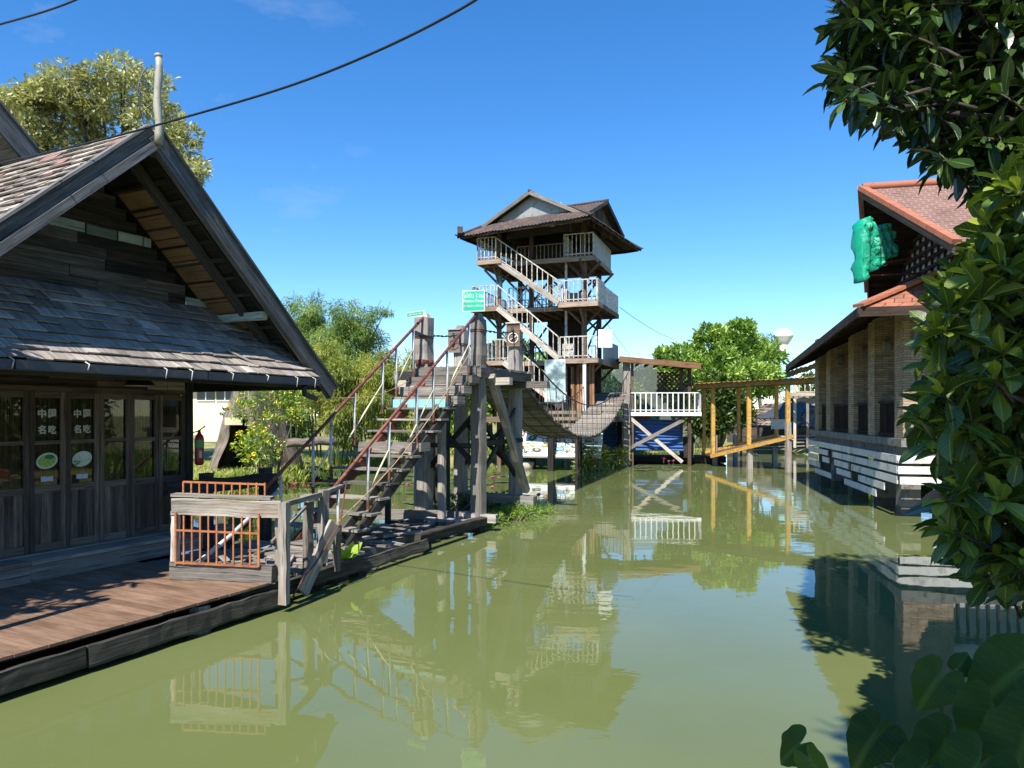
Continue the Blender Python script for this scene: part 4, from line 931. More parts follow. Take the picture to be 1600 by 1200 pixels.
for zf, zt in ((ZA, ZB), (ZB, ZC), (ZG, ZA)):
    m.beam(T(.5, 3.4, zf), T(3.0, 3.4, zt-.3), .06, .09); m.beam(T(3.0, 3.4, zf), T(.5, 3.4, zt-.3), .06, .09); m.beam(T(3, 3.4, zf), T(4.6, 3.4, zt-.3), .06, .09); m.beam(T(4.6, 3.4, zf), T(3, 3.4, zt-.3), .06, .09)
    m.beam(T(.5, .4, zf+.1), T(.5, 3.4, zt-.3), .06, .09)
m.build('cross_brace', M['greydark'], tw)
m = MB(); m.box(T(1.6, 2.6, ZC), Ll*2.2, Rr*.06, Z*1.9); m.build('inner_wall', M['siding'], tw)
m = MB(); m.box(T(1.0, 2.9, ZA), Ll*2.0, Rr*.06, Z*2.2); m.build('inner_wall', M['siding'], tw)
m = MB(); m.box(T(.2, 1.8, ZG), Ll*5.0, Rr*.06, Z*2.4); m.build('inner_wall', M['siding'], tw)
m = MB(); m.box(T(1.2, 2.55, ZB), Ll*.9, Rr*.05, Z*.95); m.build('screen', M['tingrey'], tw)
m = MB(); m.box(T(.95, .1, ZA+.02), Ll*.5, Rr*.4, Z*.7); m.box(T(.95, .07, ZA+.45), Ll*.5, Rr*.02, Z*.1); m.build('cabinet', M['white'], tw)
m = MB()
for i, (aa, bb, zz) in enumerate(((1.9, -1.15, 2.55), (2.0, -1.5, 2.28), (2.1, -1.9, 2.0))): m.box(T(-.6, bb, zz-.12), Ll*(2.3+i*.5), Rr*.5, Z*.14)
m.build('entry_steps', M['grey'], tw)
for a, b in ((-.4, -.7), (2.6, -.7), (5.8, -.7), (-.4, 3.9), (5.8, 3.9), (1.4, -1.8), (.2, -1.8)):
    m = MB(); m.beam(T(a, b, -.9), T(a, b, ZG-.2 if b > -1 else 1.9), .24, .24, up=Rr, rough=.01, seg=6); m.build('stilt', M['greydark'], tw)
m = MB()
for i in range(11): m.beam(T(1.0-i*.1, .1+rnd(-.05, .05), ZG), T(1.0-i*.1+rnd(-.05, .05), .1, ZA-.2-rnd(0, .3)), .09, .05, up=Rr)
m.build('slab_wall', M['orangewood'], tw)
m = MB(); m.beam(T(.25, -.55, ZG-.4), T(.25, -.55, ZA-.1), .14, .14, up=Rr); m.build('front_post', M['whiteclean'], tw)
# roof: skirt eaves quadrilateral, inner wall top, cross gables
E = [V((3.3, 29.5, 10.68)), V((6.45, 35.5, 10.66)), V((.6, 38.5, 10.6)), V((-2.5, 32.5, 10.55))]
ctr = sum(E, V((0, 0, 0)))/4; inn = [ctr.lerp(e, .52)+Z*.98 for e in E]
ro = MB()
for i in range(4):
    j = (i+1) % 4
    ro.corr(E[i], E[j], inn[i], inn[j], 40, .022, rows=5, sag=-.03, nrm=Z, m=0)
roof = ro.build('roof', M['tin'], tw)
m = MB()
for i in range(4):
    j = (i+1) % 4; m.beam(E[i].lerp(ctr, .03)-Z*.06, E[j].lerp(ctr, .03)-Z*.07, .06, .1, rough=.02, seg=9)
    for q in range(9):
        f = q/8; m.beam(E[i].lerp(E[j], f)-Z*.06, inn[i].lerp(inn[j], f)-Z*.07, .05, .08)
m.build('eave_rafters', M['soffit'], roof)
m = MB()
for i in (0, 1, 3): m.tube([inn[i]+Z*.03, inn[i].lerp(E[i], .5)+Z*.05, E[i]+Z*.04, E[i]+(E[i]-ctr).normalized()*.12+Z*.08], [.06, .06, .06, .03], 6)
m.box(E[3]+Z*.05, V((.25, .05, 0)), V((0, .02, .3)), V((.02, -.3, .05)))
m.build('hip_cap', M['tin'], roof)
rr = (E[1]-E[0]); rr.z = 0; rr.normalize(); ll = V((-rr.y, rr.x, 0))
m = MB(); ww = []
for i in range(4): ww.append(ctr.lerp(E[i], .5))
for i in range(4):
    j = (i+1) % 4; a, b = V(ww[i]), V(ww[j]); a.z = b.z = 10.6; m.box(a, b-a, Z*.9, (ctr-(a+b)/2).normalized()*.05)
m.build('upper_wall', M['siding'], tw)
c2 = V((ctr.x, ctr.y, 0))
FM = V((.77, 31.7, 0))                                               # middle of the front gable plane
def gable(mid, out, hw, back, zb, zp, name_wall, matwall, sagr=.0):
    sd = V((-out.y, out.x, 0)); A = mid+sd*hw+Z*zb; B = mid-sd*hw+Z*zb; Pk = mid+Z*zp; bk = -out*back
    m = MB(); k = 14
    for q in range(k):                                               # vertical wall strips
        f0, f1 = -1+2*q/k, -1+2*(q+1)/k; hgt = lambda f: zb+(zp-zb)*(1-abs(f))-.08
        a, b = mid-out*.35+sd*hw*.96*f0, mid-out*.35+sd*hw*.96*f1
        pts = [a+Z*(zb-.3), b+Z*(zb-.3), b+Z*hgt(f1), a+Z*hgt(f0)]
        if f0 < 0 < f1: pts.insert(3, mid-out*.35+Z*hgt(0))
        m.prism(pts, -out*(.02+.012*(q % 2)))
    m.build(name_wall, matwall, tw)
    m = MB(); nn = 26
    for e in (A, B):
        m.corr(e, e+bk, Pk, Pk+bk, nn, .02, rows=4, nrm=Z)
    m.tube([Pk+Z*.03+out*.05, Pk+bk*.5+Z*.03, Pk+bk+Z*.03], .06, 6)
    g = m.build('gable_roof', M['tin'], tw)
    m = MB()
    for e in (A, B): m.beam(Pk-Z*.06+out*.0, e-Z*.06, .05, .16, up=Z, rough=.005, seg=6)
    m.build('barge_board', M['grey'] if matwall is M['tingrey'] else M['greydark'], g)
    return g
gable(FM, -rr, 2.5, 5.0, 11.1, 12.38, 'gable_wall', M['tingrey'])
gable(c2-ll*2.75, -ll, 2.35, 4.2, 11.15, 12.25, 'gable_wall_side', M['siding'])
gable(c2+ll*2.75, ll, 2.35, 2.7, 11.15, 12.2, 'gable_wall_side', M['siding'])
m = MB(); a0 = T(1.75, -.3, ZC+1.55); m.tube([a0+Ll*(-.35*math.cos(t)*(1-t/9))+Z*(.35*math.sin(t)*(1-t/9)) for t in np.linspace(-.5, 6, 24)], .05, 6); m.tube([a0+Ll*-.4+Z*.0, a0+Ll*-.45+Z*.5, a0+Ll*-.35+Z*.85], [.06, .05, .02], 6)
tag(m.build('scroll_ornament', M['bamboo']), 'pale curled scroll ornament hanging under the tower roof', 'ornament')
# banner on the tower
def bannermat():
    m, n, b = newmat('mountain_print'); uv = N_(n, 'ShaderNodeTexCoord').outputs['UV']
    a = noise(n, uv, 1.4, 7, .65); c = ramp(n, [(.36, (.05, .07, .08)), (.47, (.13, .19, .2)), (.54, (.3, .4, .41)), (.64, (.6, .66, .66))], a)
    n.links.new(c, b.inputs['Base Color']); b.inputs['Roughness'].default_value = .5; return m
M['banner'] = bannermat()
bq = [T(1.95, -.98, 2.95), T(1.0, -.98, 2.95), T(1.0, -.98, 4.82), T(1.95, -.98, 4.82)]
m = MB(); m.prism(bq, Rr*.01); t = tag(m.build('banner', M['banner']), 'tall grey blue landscape print banner beside the lowest stairs of the tower', 'banner')
m = MB(); m.prism([T(-.45, -.5, ZA+.5), T(-.47, .05, ZA+.5), T(-.47, .05, ZA+1.28), T(-.45, -.5, ZA+1.3)], Ll*.02)
a, b = T(-.4, -.75, 0), T(-.97, -.55, 0); m = MB(); m.box(a+Z*(ZA+.42), b-a, Z*.78, Rr*.02); tag(m.build('white_board', M['whiteclean']), 'blank white board on the right corner of the lowest tower balcony', 'board')
# thin guy wires
for p, q, s, nm in ((P(968, 480, 33.5), P(1052, 530, 45), .15, 'thin guy wire running down right from the middle tower balcony'), (P(945, 500, 33), P(985, 556, 34), .05, 'thin wire from the tower to the gazebo roof')):
    m = MB(); m.tube([p.lerp(q, i/12)-Z*s*math.sin(math.pi*i/12) for i in range(13)], .012, 4); tag(m.build('guy_wire', M['cable']), nm, 'wire')

# ------------------------------------------------------------------ gazebo with white balcony at the far end of the bridge
gz = thing('gazebo', 'small open timber gazebo on stilts with white balcony railing and lattice back', 'gazebo', V((7.0, 34.8, 0)))
gp = lambda px, py, Y: P(px, py, Y)
fl, fr = gp(984, 644, 33.3), gp(1094, 644, 33.0); gx_ = (fr-fl); gx_.z = 0; gx_.normalize(); gy_ = V((-gx_.y, gx_.x, 0)); W_ = (fr-fl).xy.length
def G(a, b, z): return V((fl.x, fl.y, 0))+gx_*a+gy_*b+Z*z
zf = 2.52
m = MB(); b = 0
while b < 2.8: m.box(G(-.2, b, zf-.05), gx_*(W_+.2), gy_*.19, Z*.05); b += .2
m.build('floor', M['brown'], gz)
m = MB(); m.box(G(-.2, -.06, zf-.17), gx_*(W_+.25), gy_*.05, Z*.17); m.build('fascia', M['whiteclean'], gz)
for p, q, zt in (((0, .05), .15, 3.0), ((W_-.45, .3), .15, 4.75), ((-.15, .0), .3, 4.9), ((.12, .1), .13, 4.95), ((W_-.5, 2.6), .15, 4.75), ((0.1, 2.6), .15, 4.8)):
    m = MB(); m.beam(G(*p, -.9), G(*p, zt), q, q, up=gy_, rough=.01, seg=8); m.build('post', M['brown'] if q < .2 else M['grey'], gz)
railing(G(0, 0, zf), G(W_, 0, zf), .9, .24, M['whiteclean'], gz, sw=.05); railing(G(W_, 0, zf), G(W_, 1.2, zf), .9, .24, M['whiteclean'], gz, sw=.05)
m = MB(); m.corr(G(-.5, -.4, 5.05), G(W_-.05, -.4, 4.72), G(-.5, 3.1, 5.15), G(W_-.05, 3.1, 4.8), 22, .02, rows=3, nrm=Z); rf = m.build('roof', M['tin'], gz)
m = MB(); m.beam(G(-.52, -.43, 4.98), G(W_-.03, -.43, 4.62), .05, .26, rough=.006, seg=5); m.build('fascia', M['orangewood'], rf)
m = MB()
for q in range(8): m.beam(G(-.4+q*.45, -.3, 4.92-.04*q), G(-.4+q*.45, 3, 4.98-.04*q), .06, .1)
m.build('rafters', M['soffit'], rf)
m = MB()
for (a0, a1) in ((1.55, 3.1),):
    for i in range(-6, 9):
        for sg in (1, -1):
            p0 = a0+i*.24; q0 = V((p0, 3.35)); q1 = V((p0+sg*1.2, 4.55))
            x0, x1, z0, z1 = q0[0], q1[0], q0[1], q1[1]
            ts = [0, 1]
            lo, hi = 0.0, 1.0
            if x1 != x0:
                ta, tb = (a0-x0)/(x1-x0), (a1-x0)/(x1-x0); lo, hi = max(lo, min(ta, tb)), min(hi, max(ta, tb))
            if hi-lo > .03: m.beam(G(x0+(x1-x0)*lo, 2.55+.012*sg, z0+(z1-z0)*lo), G(x0+(x1-x0)*hi, 2.55+.012*sg, z0+(z1-z0)*hi), .075, .012, up=gy_)
m.build('lattice', M['brown'], gz)
m = MB(); m.beam(gp(971, 707, 33.2), gp(1068, 656, 33.2), .16, .05, up=gy_); m.beam(gp(981, 650, 33.3), gp(1066, 722, 33.3), .16, .05, up=gy_); m.build('cross_brace', M['pale'], gz)
m = MB(); m.beam(gp(958, 642, 33.1), gp(985, 668, 33.1), .1, .1); m.build('strut', M['grey'], gz)
m = MB(); m.corr(G(.3, 1.2, .75), G(3.0, 1.4, .75), G(.3, 1.2, 2.1), G(2.6, 1.4, 2.1), 9, .03, nrm=-gy_); 
q_ = MB(); q_.corr(G(.2, .55, .7), G(.2, .55, 2.2), G(2.6, .8, .65), G(2.4, .8, 2.15), 9, .05, nrm=-gy_); tag(q_.build('tarpaulin', M['bluetin']), 'blue ribbed sheet hung under the gazebo floor', 'tarpaulin')
q_ = MB(); q_.corr(G(-3.5, 2.2, .6), G(-3.5, 2.2, 2.2), G(-.5, 2.2, .6), G(-.5, 2.2, 2.2), 11, .03, nrm=-gy_); tag(q_.build('tarpaulin', M['bluetin']), 'dark blue ribbed sheet in the shade between the tower stilts and the gazebo', 'tarpaulin')
q_ = MB(); q_.box(G(.2, 1.7, 2.05), gx_*.9, gy_*.1, Z*.28); tag(q_.build('terracotta_pile', M['brickorange']), 'orange terracotta bundle above the blue sheet under the gazebo', 'pile')
m = MB(); m.box(G(-.5, 1.9, .05), gx_*5.3, gy_*1.6, Z*.3); m.box(G(2.6, 1.0, .35), gx_*.5, gy_*.05, Z*1.0); tag(m.build('jetty', M['greydark']), 'low dark plank jetty beneath the gazebo', 'jetty')
def netmat():
    m, n, b = newmat('shade_net'); uv = N_(n, 'ShaderNodeTexCoord').outputs['UV']
    b.inputs['Base Color'].default_value = (.16, .19, .17, 1); b.inputs['Alpha'].default_value = .45; b.inputs['Roughness'].default_value = .9; return m
M['net'] = netmat()
q_ = MB(); q_.prism([V((3.6, 41, .4)), V((12.0, 42.5, .4)), V((12.0, 42.5, 5.4)), V((3.6, 41, 5.6))], V((0, .02, 0))); tag(q_.build('shade_net', M['net']), 'tall grey green mesh net behind the gazebo', 'net')

# ------------------------------------------------------------------ yellow covered ramp
yw = thing('covered_ramp', 'yellow painted covered ramp frame sloping down to the water by the gazebo', 'ramp', V((11, 33, 0)))
YF = [(1114, 604, 33.0, 711), (1170, 600, 31.6, 695), (1231, 597, 30.2, 683)]; YB = [(1100, 607, 35.2, 707), (1154, 604, 33.8, 697), (1213, 600, 32.4, 680)]
for px, py, Y, yb in YF+YB:
    m = MB(); a, b = P(px, py, Y), P(px, yb, Y); m.beam(V((a.x, a.y, b.z)), a, .17 if px in (1114, 1170, 1231) else .14, .14, up=V((0, 1, 0))); m.build('post', M['yellow'], yw)
m = MB(); m.beam(P(1111, 713, 33.0), P(1240, 682, 30.0), .12, .16); m.beam(P(1097, 708, 35.2), P(1216, 680, 32.3), .12, .16); m.build('ramp_beam', M['yellow'], yw)
m = MB(); a, b = P(1113, 713, 33.1), P(1238, 683, 30.1); c, d = P(1099, 709, 35.1), P(1216, 682, 32.2)
for i in range(16): m.prism([a.lerp(b, i/16), a.lerp(b, (i+.94)/16), c.lerp(d, (i+.94)/16), c.lerp(d, i/16)], Z*-.05)
m.build('ramp_planks', M['brown'], yw)
m = MB(); m.beam(P(1084, 603, 33.2), P(1300, 592, 28.8), .1, .24); m.beam(P(1090, 606, 35.2), P(1280, 596, 31), .1, .2); m.build('roof_beam', M['ochre'], yw)
m = MB(); a, b, c, d = P(1080, 600, 32.9), P(1300, 588, 28.5), P(1290, 594, 31), P(1086, 603, 35.6); m.corr(a, b, d, c, 26, .02, nrm=Z); m.build('roof', M['tin'], yw)
for px, yb, yt, Y in ((1233, 727, 660, 30.1), (1173, 722, 700, 31.6), (1118, 712, 680, 33.3), (1150, 702, 678, 36), (1212, 722, 700, 32.5)):
    m = MB(); a = P(px, yt, Y); m.beam(V((a.x, a.y+.12, -.9)), V((a.x, a.y+.12, a.z)), .2, .2, up=V((0, 1, 0)), rough=.012, seg=5); m.build('pile', M['pale'], yw)
m = MB(); a = P(1205, 655, 32.3); m.box(a, V((.75, 0, 0)), V((0, .03, 0)), V((0, 0, -.45))); tag(m.build('notice_board', M['galv']), 'small grey notice board on a yellow ramp post', 'sign')

# ------------------------------------------------------------------ mural panel at the waterline
mp = thing('mural_panel', 'leaning panel printed with floating market boats standing on the far waterline', 'panel', V((2, 30.6, 0)))
p00, p10 = V((.2, 31.0, .6)), V((3.75, 29.9, .6)); p01, p11 = V((.25, 31.45, 1.75)), V((3.9, 30.35, 1.8))
m = MB(); m.prism([p00, p10, p11, p01], V((0, .05, -.02)))
M['mint_print'] = paint('pale_mint_print', (.62, .72, .66), .5, (.72, .77, .68), .5, sc=1)
pan = m.build('print', M['mint_print'], mp)
BC = [paint('print_'+n, c, .5, None) for n, c in (('blue', (.1, .4, .6)), ('yellow', (.6, .5, .12)), ('black', (.02, .025, .03)), ('white', (.8, .8, .78)), ('brown', (.25, .14, .08)), ('green', (.18, .35, .12)))]
m = MB(); nrm = (p10-p00).cross(p01-p00).normalized(); nrm = -nrm if nrm.y > 0 else nrm
mp_at = lambda s, t: p00.lerp(p10, s).lerp(p01.lerp(p11, s), t)
for i in range(85):
    s, t = rnd(.05, .95), rnd(.12, .93); L, Wd = rnd(.015, .06), rnd(.03, .1); an = rnd(-.5, .7)
    k = random.choice((0, 1, 2, 2, 3, 4, 5))
    for lay, (sc, kk) in enumerate(((1, 2 if i % 3 else 4), (.78, k), (.4, random.choice((3, 1, 0))))):
        m.poly([mp_at(min(.99, max(.01, s+(L*math.cos(x)*math.cos(an)-Wd*.25*math.sin(x)*math.sin(an))*sc)), min(.98, max(.02, t+(L*2*math.cos(x)*math.sin(an)+Wd*math.sin(x)*math.cos(an))*sc+.01*lay)))+nrm*(.004+.0015*lay+.0001*i) for x in [2*math.pi*q/10 for q in range(10)]], m=kk)
m.build('boat_pictures', BC, pan)
m = MB(); m.box(p00-Z*.06+V((0, -.04, 0)), p10-p00, V((0, .1, 0)), Z*.07); m.build('frame_edge', M['pale'], mp)
for s in (.02, .42, .98):
    m = MB(); q = p00.lerp(p10, s)+V((0, .15, 0)); m.beam(V((q.x, q.y, -.9)), V((q.x, q.y, .58)), .08, .08, up=V((0, 1, 0))); m.build('support', M['grey'], mp)
m = MB(); q = PZ(824, 733, 0); m.tube([q+Z*z for z in (-.1, .1, .3, .32)], [.2, .26, .32, .3], 14); tag(m.build('flower_pot', M['pale']), 'pale round pot standing in the water before the mural panel', 'pot')

# ------------------------------------------------------------------ brick building on the right; a runs back along the pond wall, b points out over the water
K = V((8.97, 16.3, 0)); Wv = V((.2149, .9766, 0)); Mv = V((-.9766, .2149, 0))
def B_(a, b, z): return K+Wv*a+Mv*b+Z*z
br = thing('brick_building', 'brick and concrete waterside building on piers with terracotta roof and white slatted skirt', 'building', B_(5, -4, 0))
def slats(fn, ln, rows, par, name='slat'):
    for r, (z, segs) in enumerate(rows):
        for a, b in segs:
            m = MB(); fn(m, a, b, z); m.build(name, M['slat'], par)
rows_p = [(1.29, [(0, 5.2), (5.21, 10.6)]), (1.05, [(0, 6.6), (7.3, 10.6)]), (.81, [(0, 4.2), (4.5, 6.3), (7.1, 8.1), (8.9, 10.6)]), (.57, [(1.0, 3.4), (4.3, 6.0), (8.6, 10.6)]), (.33, [(1.7, 5.0), (6.8, 9.3)])]
slats(None or (lambda m, a, b, z: m.box(B_(a, .1, z), Wv*(b-a), Mv*.03, Z*.175, tone=rnd(.4, .6))), 0, rows_p, br)
rows_f = [(1.29, [(-.135, 8)]), (1.05, [(-.135, 8)]), (.81, [(-.1, 2.0), (2.4, 8)]), (.57, [(.6, 3.0), (3.4, 8)])]
slats(lambda m, a, b, z: m.box(B_(-.1, -a, z), -Mv*(b-a), -Wv*.03, Z*.175, tone=rnd(.4, .6)), 0, rows_f, br)
m = MB(); m.box(B_(-.05, .05, 1.66), Wv*10.8, -Mv*9, Z*.18); m.box(B_(.1, -.12, 1.4), Wv*10.5, -Mv*8.8, Z*.262); m.build('floor_slab', M['concrete'], br)
for a, b in ((.8, -.35), (2.7, -.35), (5.1, -.3), (7.6, -.3), (9.6, -.3), (.5, -3.5), (.5, -7), (5, -4), (9.5, -4)):
    m = MB(); m.beam(B_(a, b, -.9), B_(a, b, 1.4), .42, .42, up=Wv); m.beam(B_(a, b, -.9), B_(a, b, .22), .43, .43, up=Wv, m=1, ends=False); m.build('pier_post', [M['concrete'], M['concretewet']], br)
for a in (.0, 2.3, 4.45, 7.5, 9.4):
    m = MB(); m.box(B_(a, 0, 1.842), Wv*.62, -Mv*.95, Z*3.3); p_ = m.build('brick_pier', M['brick'], br)
    q = MB(); q.box(B_(a-.0, -.35, 4.05), -Wv*.16, Mv*.16, Z*.26); q.build('wall_lamp', M['concrete'], p_)
m = MB(); m.box(B_(.02, -.96, 1.842), Wv*10.5, -Mv*.1, Z*3.4); m.build('rear_wall', M['brick'], br)
m = MB(); m.box(B_(.7, -.93, 2.4), Wv*1.5, -Mv*.02, Z*2.3); m.build('wall_panel', M['greywall'], br)
m = MB(); m.box(B_(5.3, -.93, 1.95), Wv*1.3, Mv*.02, Z*2.2); w_ = m.build('window', M['darkglass'], br); q = MB(); q.beam(B_(5.28, -.9, 1.95), B_(5.28, -.9, 4.2), .06, .06); q.beam(B_(6.62, -.9, 1.95), B_(6.62, -.9, 4.2), .06, .06); q.build('frame', M['soffit'], w_)
for a0, a1 in ((.62, 2.3), (2.92, 4.45), (5.07, 7.5), (8.12, 9.4)):
    m = MB(); m.beam(B_(a0, -.12, 2.72), B_(a1, -.12, 2.72), .06, .06); m.beam(B_(a0, -.12, 1.92), B_(a1, -.12, 1.92), .06, .06); n = int((a1-a0)/.13)
    for i in range(1, n): m.beam(B_(a0+(a1-a0)*i/n, -.12, 1.9), B_(a0+(a1-a0)*i/n, -.12, 2.72), .05, .03, up=Wv)
    m.build('balustrade', M['soffit'], br)
# front face (towards the camera)
m = MB(); m.box(B_(.25, -1.0, 1.842), -Mv*8, Wv*.1, Z*3.3); m.build('front_wall', M['greywall'], br)
for b in (2.6, 5.2, 7.8):
    m = MB(); m.box(B_(.0, -b, 1.842), -Mv*.6, Wv*.3, Z*3.2); m.build('brick_pier', M['brick'], br)
for b0, b1 in ((.97, 2.6), (3.2, 5.2), (5.8, 7.8)):
    m = MB(); m.beam(B_(.1, -b0, 2.72), B_(.1, -b1, 2.72), .06, .06); n = int((b1-b0)/.2)
    for i in range(1, n): m.beam(B_(.1, -b0-(b1-b0)*i/n, 1.86), B_(.1, -b0-(b1-b0)*i/n, 2.72), .1, .04, up=Mv)
    m.build('balustrade', M['soffit'], br)
# lower hip roof
E0, E1 = P(1341, 481, 15.3), P(1228, 572, 26.0); E2 = E0+(-Mv)*11; E2.z = E0.z
I0 = B_(.9, -1.6, 6.0); I1 = B_(10.6, -1.6, 5.3); I2 = I0+(-Mv)*9.5
m = MB()
uvq = lambda pts, e: [((p-pts[0]).dot(e), (p-pts[0]).dot((pts[2]-pts[1]).normalized())) for p in pts]
m.poly([E1, E0, I0, I1], uvs=[(0, 0), (11.5, 0), (10.2, 2.9), (.5, 2.9)]); m.poly([E0, E2, I2, I0], uvs=[(0, 0), (11, 0), (10, 3.3), (1.8, 3.3)])
rf = m.build('lower_roof', M['tile'], br)
m = MB(); dz = Z*-.13; m.poly([E1+dz, E0+dz, I0+dz, I1+dz]); m.poly([E0+dz, E2+dz, I2+dz, I0+dz])
for i in range(19):
    f = i/18; m.beam(E1.lerp(E0, f)+dz*1.4, I1.lerp(I0, f)+dz*1.4, .05, .1)
    m.beam(E0.lerp(E2, f)+dz*1.4, I0.lerp(I2, f)+dz*1.4, .05, .1)
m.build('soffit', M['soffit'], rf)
m = MB(); m.beam(E1-Z*.09, E0-Z*.09, .04, .2, rough=.004, seg=8); m.beam(E0-Z*.09, E2-Z*.09, .04, .2, rough=.004, seg=8); m.build('fascia', M['soffit'], rf)
m = MB(); hp = [E0.lerp(I0, i/14) for i in range(15)]
for i in range(14): m.beam(hp[i]+Z*.05, hp[i].lerp(hp[i+1], .98)+Z*.045, .28, .07)
m.build('hip_cap', M['ridge'], rf)
# upper gable roof with jutting peak
Pk = V((8.38, 17, 7.8)); far = Pk+Wv*3-Mv*.9; far.z = 5.8; near = Pk-Wv*3.2-Mv*.9; near.z = 5.7; rl_ = -Mv*9
m = MB()
for e, o_ in ((near, 1), (far, 0)):
    pts = [e, e+rl_, Pk+rl_, Pk]; m.poly(pts, uvs=[(.9, 0), (9.9, 0), (9, 3.8), (0, 3.8)])
up_ = m.build('upper_roof', M['tile2'], br)
m = MB()
for e in (near, far): m.poly([e-Z*.12, e+rl_-Z*.12, Pk+rl_-Z*.12, Pk-Z*.12]); 
for i in range(15):
    f = i/14
    for e in (near, far): m.beam(Pk.lerp(e, f)-Z*.15, Pk.lerp(e, f)-Z*.15-Mv*4, .05, .1)
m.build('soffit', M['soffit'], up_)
m = MB()
for e in (near, far):
    d_ = (e-Pk); s = 13
    for i in range(s): m.beam(Pk+d_*(i/s)+Z*.03, Pk+d_*((i+.97)/s)+Z*.03, .2, .1, up=Z)
    
m.build('verge_tiles', M['ridge'], up_)
m = MB(); m.beam(Pk-Z*.12, near-Z*.12, .05, .17); m.beam(Pk-Z*.12, far-Z*.12, .05, .17); m.build('verge_board', M['brown'], up_)
m = MB(); m.tube([Pk+Z*.05, Pk+rl_+Z*.05], .09, 8); m.build('ridge_cap', M['ridge'], up_)
gw = Pk-Mv*1.55
m = MB(); m.prism([gw-Wv*3+Z*(-2.2), gw+Wv*3+Z*(-2.2), gw+Z*-.25], -Mv*.1); m.build('gable_wall', M['greywall'], br)
m = MB()
for i in range(15):
    x = -2.8+i*.4; top = -.25-abs(x)*.65
    m.beam(gw+Mv*.04+Wv*x+Z*-2.2, gw+Mv*.04+Wv*x+Z*top, .06, .04, up=Mv)
for i in range(9):
    z = -2.15+i*.22; hw = max(.05, (-.25-z)/.65-.05); m.beam(gw+Mv*.07-Wv*hw+Z*z, gw+Mv*.07+Wv*hw+Z*z, .04, .08)
m.build('lattice', M['soffit'], br)
# wrapped sign on the gable
gt = thing('wrapped_sign', 'lumpy sign wrapped in bright green tarpaulin and rope on the brick building gable', 'sign', P(1365, 440, 16.6))
PX = [(470,430),(474,390),(485,355),(505,330),(528,320),(545,328),(558,350),(568,380),(585,402),(603,392),(612,372),(630,360),(648,366),(660,395),(684,425),(688,450),(676,475),(690,505),(705,550),(690,572),(660,575),(630,600),(602,635),(570,655),(540,668),(522,700),(490,730),(477,722),(472,640),(470,540)]
nrm_ = V((.35, -.94, 0)).normalized()
pol = [P(1220+x/4, 260+y/4, 16.6+.0*x) for x, y in PX]
# a padded, wrinkled slab: rings from rim to centre on both faces
cx_ = sum(pol, V((0, 0, 0)))/len(pol); m = MB(); pol = [pol[i].lerp(pol[(i+1) % len(pol)], f) for i in range(len(pol)) for f in (0, .33, .67)]; nP = len(pol); rows = [(1, 0), (.992, .07), (.96, .095), (.9, .1), (.82, .105), (.74, .11), (.66, .11), (.58, .11), (.5, .11), (.42, .11), (.34, .11), (.26, .11), (.18, .11), (.1, .11)]
def ring(sgn):
    out_ = []
    for s, dpt in rows:
        out_.append([(lambda q: q+nrm_*sgn*(dpt*(1+.7*mnoise.noise(q*2.6+V((0, sgn*3, 0))))+(0 if s == 1 else .075*(1-abs(mnoise.noise(V((q.x*7+q.z*2.5, sgn, q.z*2.2)))*2.6))+.045*(1-abs(mnoise.noise(V((q.x*4-q.z*9, sgn, q.z*5)))*2)))))(cx_.lerp(p, s)) for p in pol])
    return out_
for sgn in (1, -1):
    R = ring(sgn); idx = []
    for r in R: idx.append(len(m.v)); m.v.extend(r)
    for k in range(len(R)-1):
        for i in range(nP): j = (i+1) % nP; m.face((idx[k]+i, idx[k]+j, idx[k+1]+j, idx[k+1]+i), [(0, 0)]*4, .5, 0, True)
    m.face([idx[-1]+i for i in range(nP)], [(0, 0)]*nP, .5, 0, True)
m.build('wrapping', M['tarp'], gt)
m = MB()
for zf in (.16, .3, .46, .62, .78):
    zc = pol[0].z+.35-zf*1.75; pts = []
    xs = [p.x for i, p in enumerate(pol)]
    for q in range(13):
        x = min(xs)+.04+(max(xs)-min(xs)-.15)*q/12; pts.append(V((x, 16.6, zc+.03*math.sin(q*1.7+zf*9)))+nrm_*(.24+.02*math.sin(q)))
    if zf < .7: m.tube(pts[:9 if zf > .5 else 13], .008, 4)
for x in (8.17, 8.42, 8.66): m.tube([V((x, 16.6, 5.9+q*.1))+nrm_*.25 for q in range(10)], .008, 4)
m.build('rope', M['cable'], gt)
m = MB(); a = P(1362, 430, 16.6); m.beam(a, a+V((1.4, .3, .1)), .04, .04); m.beam(a+Z*.25, a+V((1.4, .3, .5)), .04, .04); m.build('mounting_arm', M['rust'], gt)

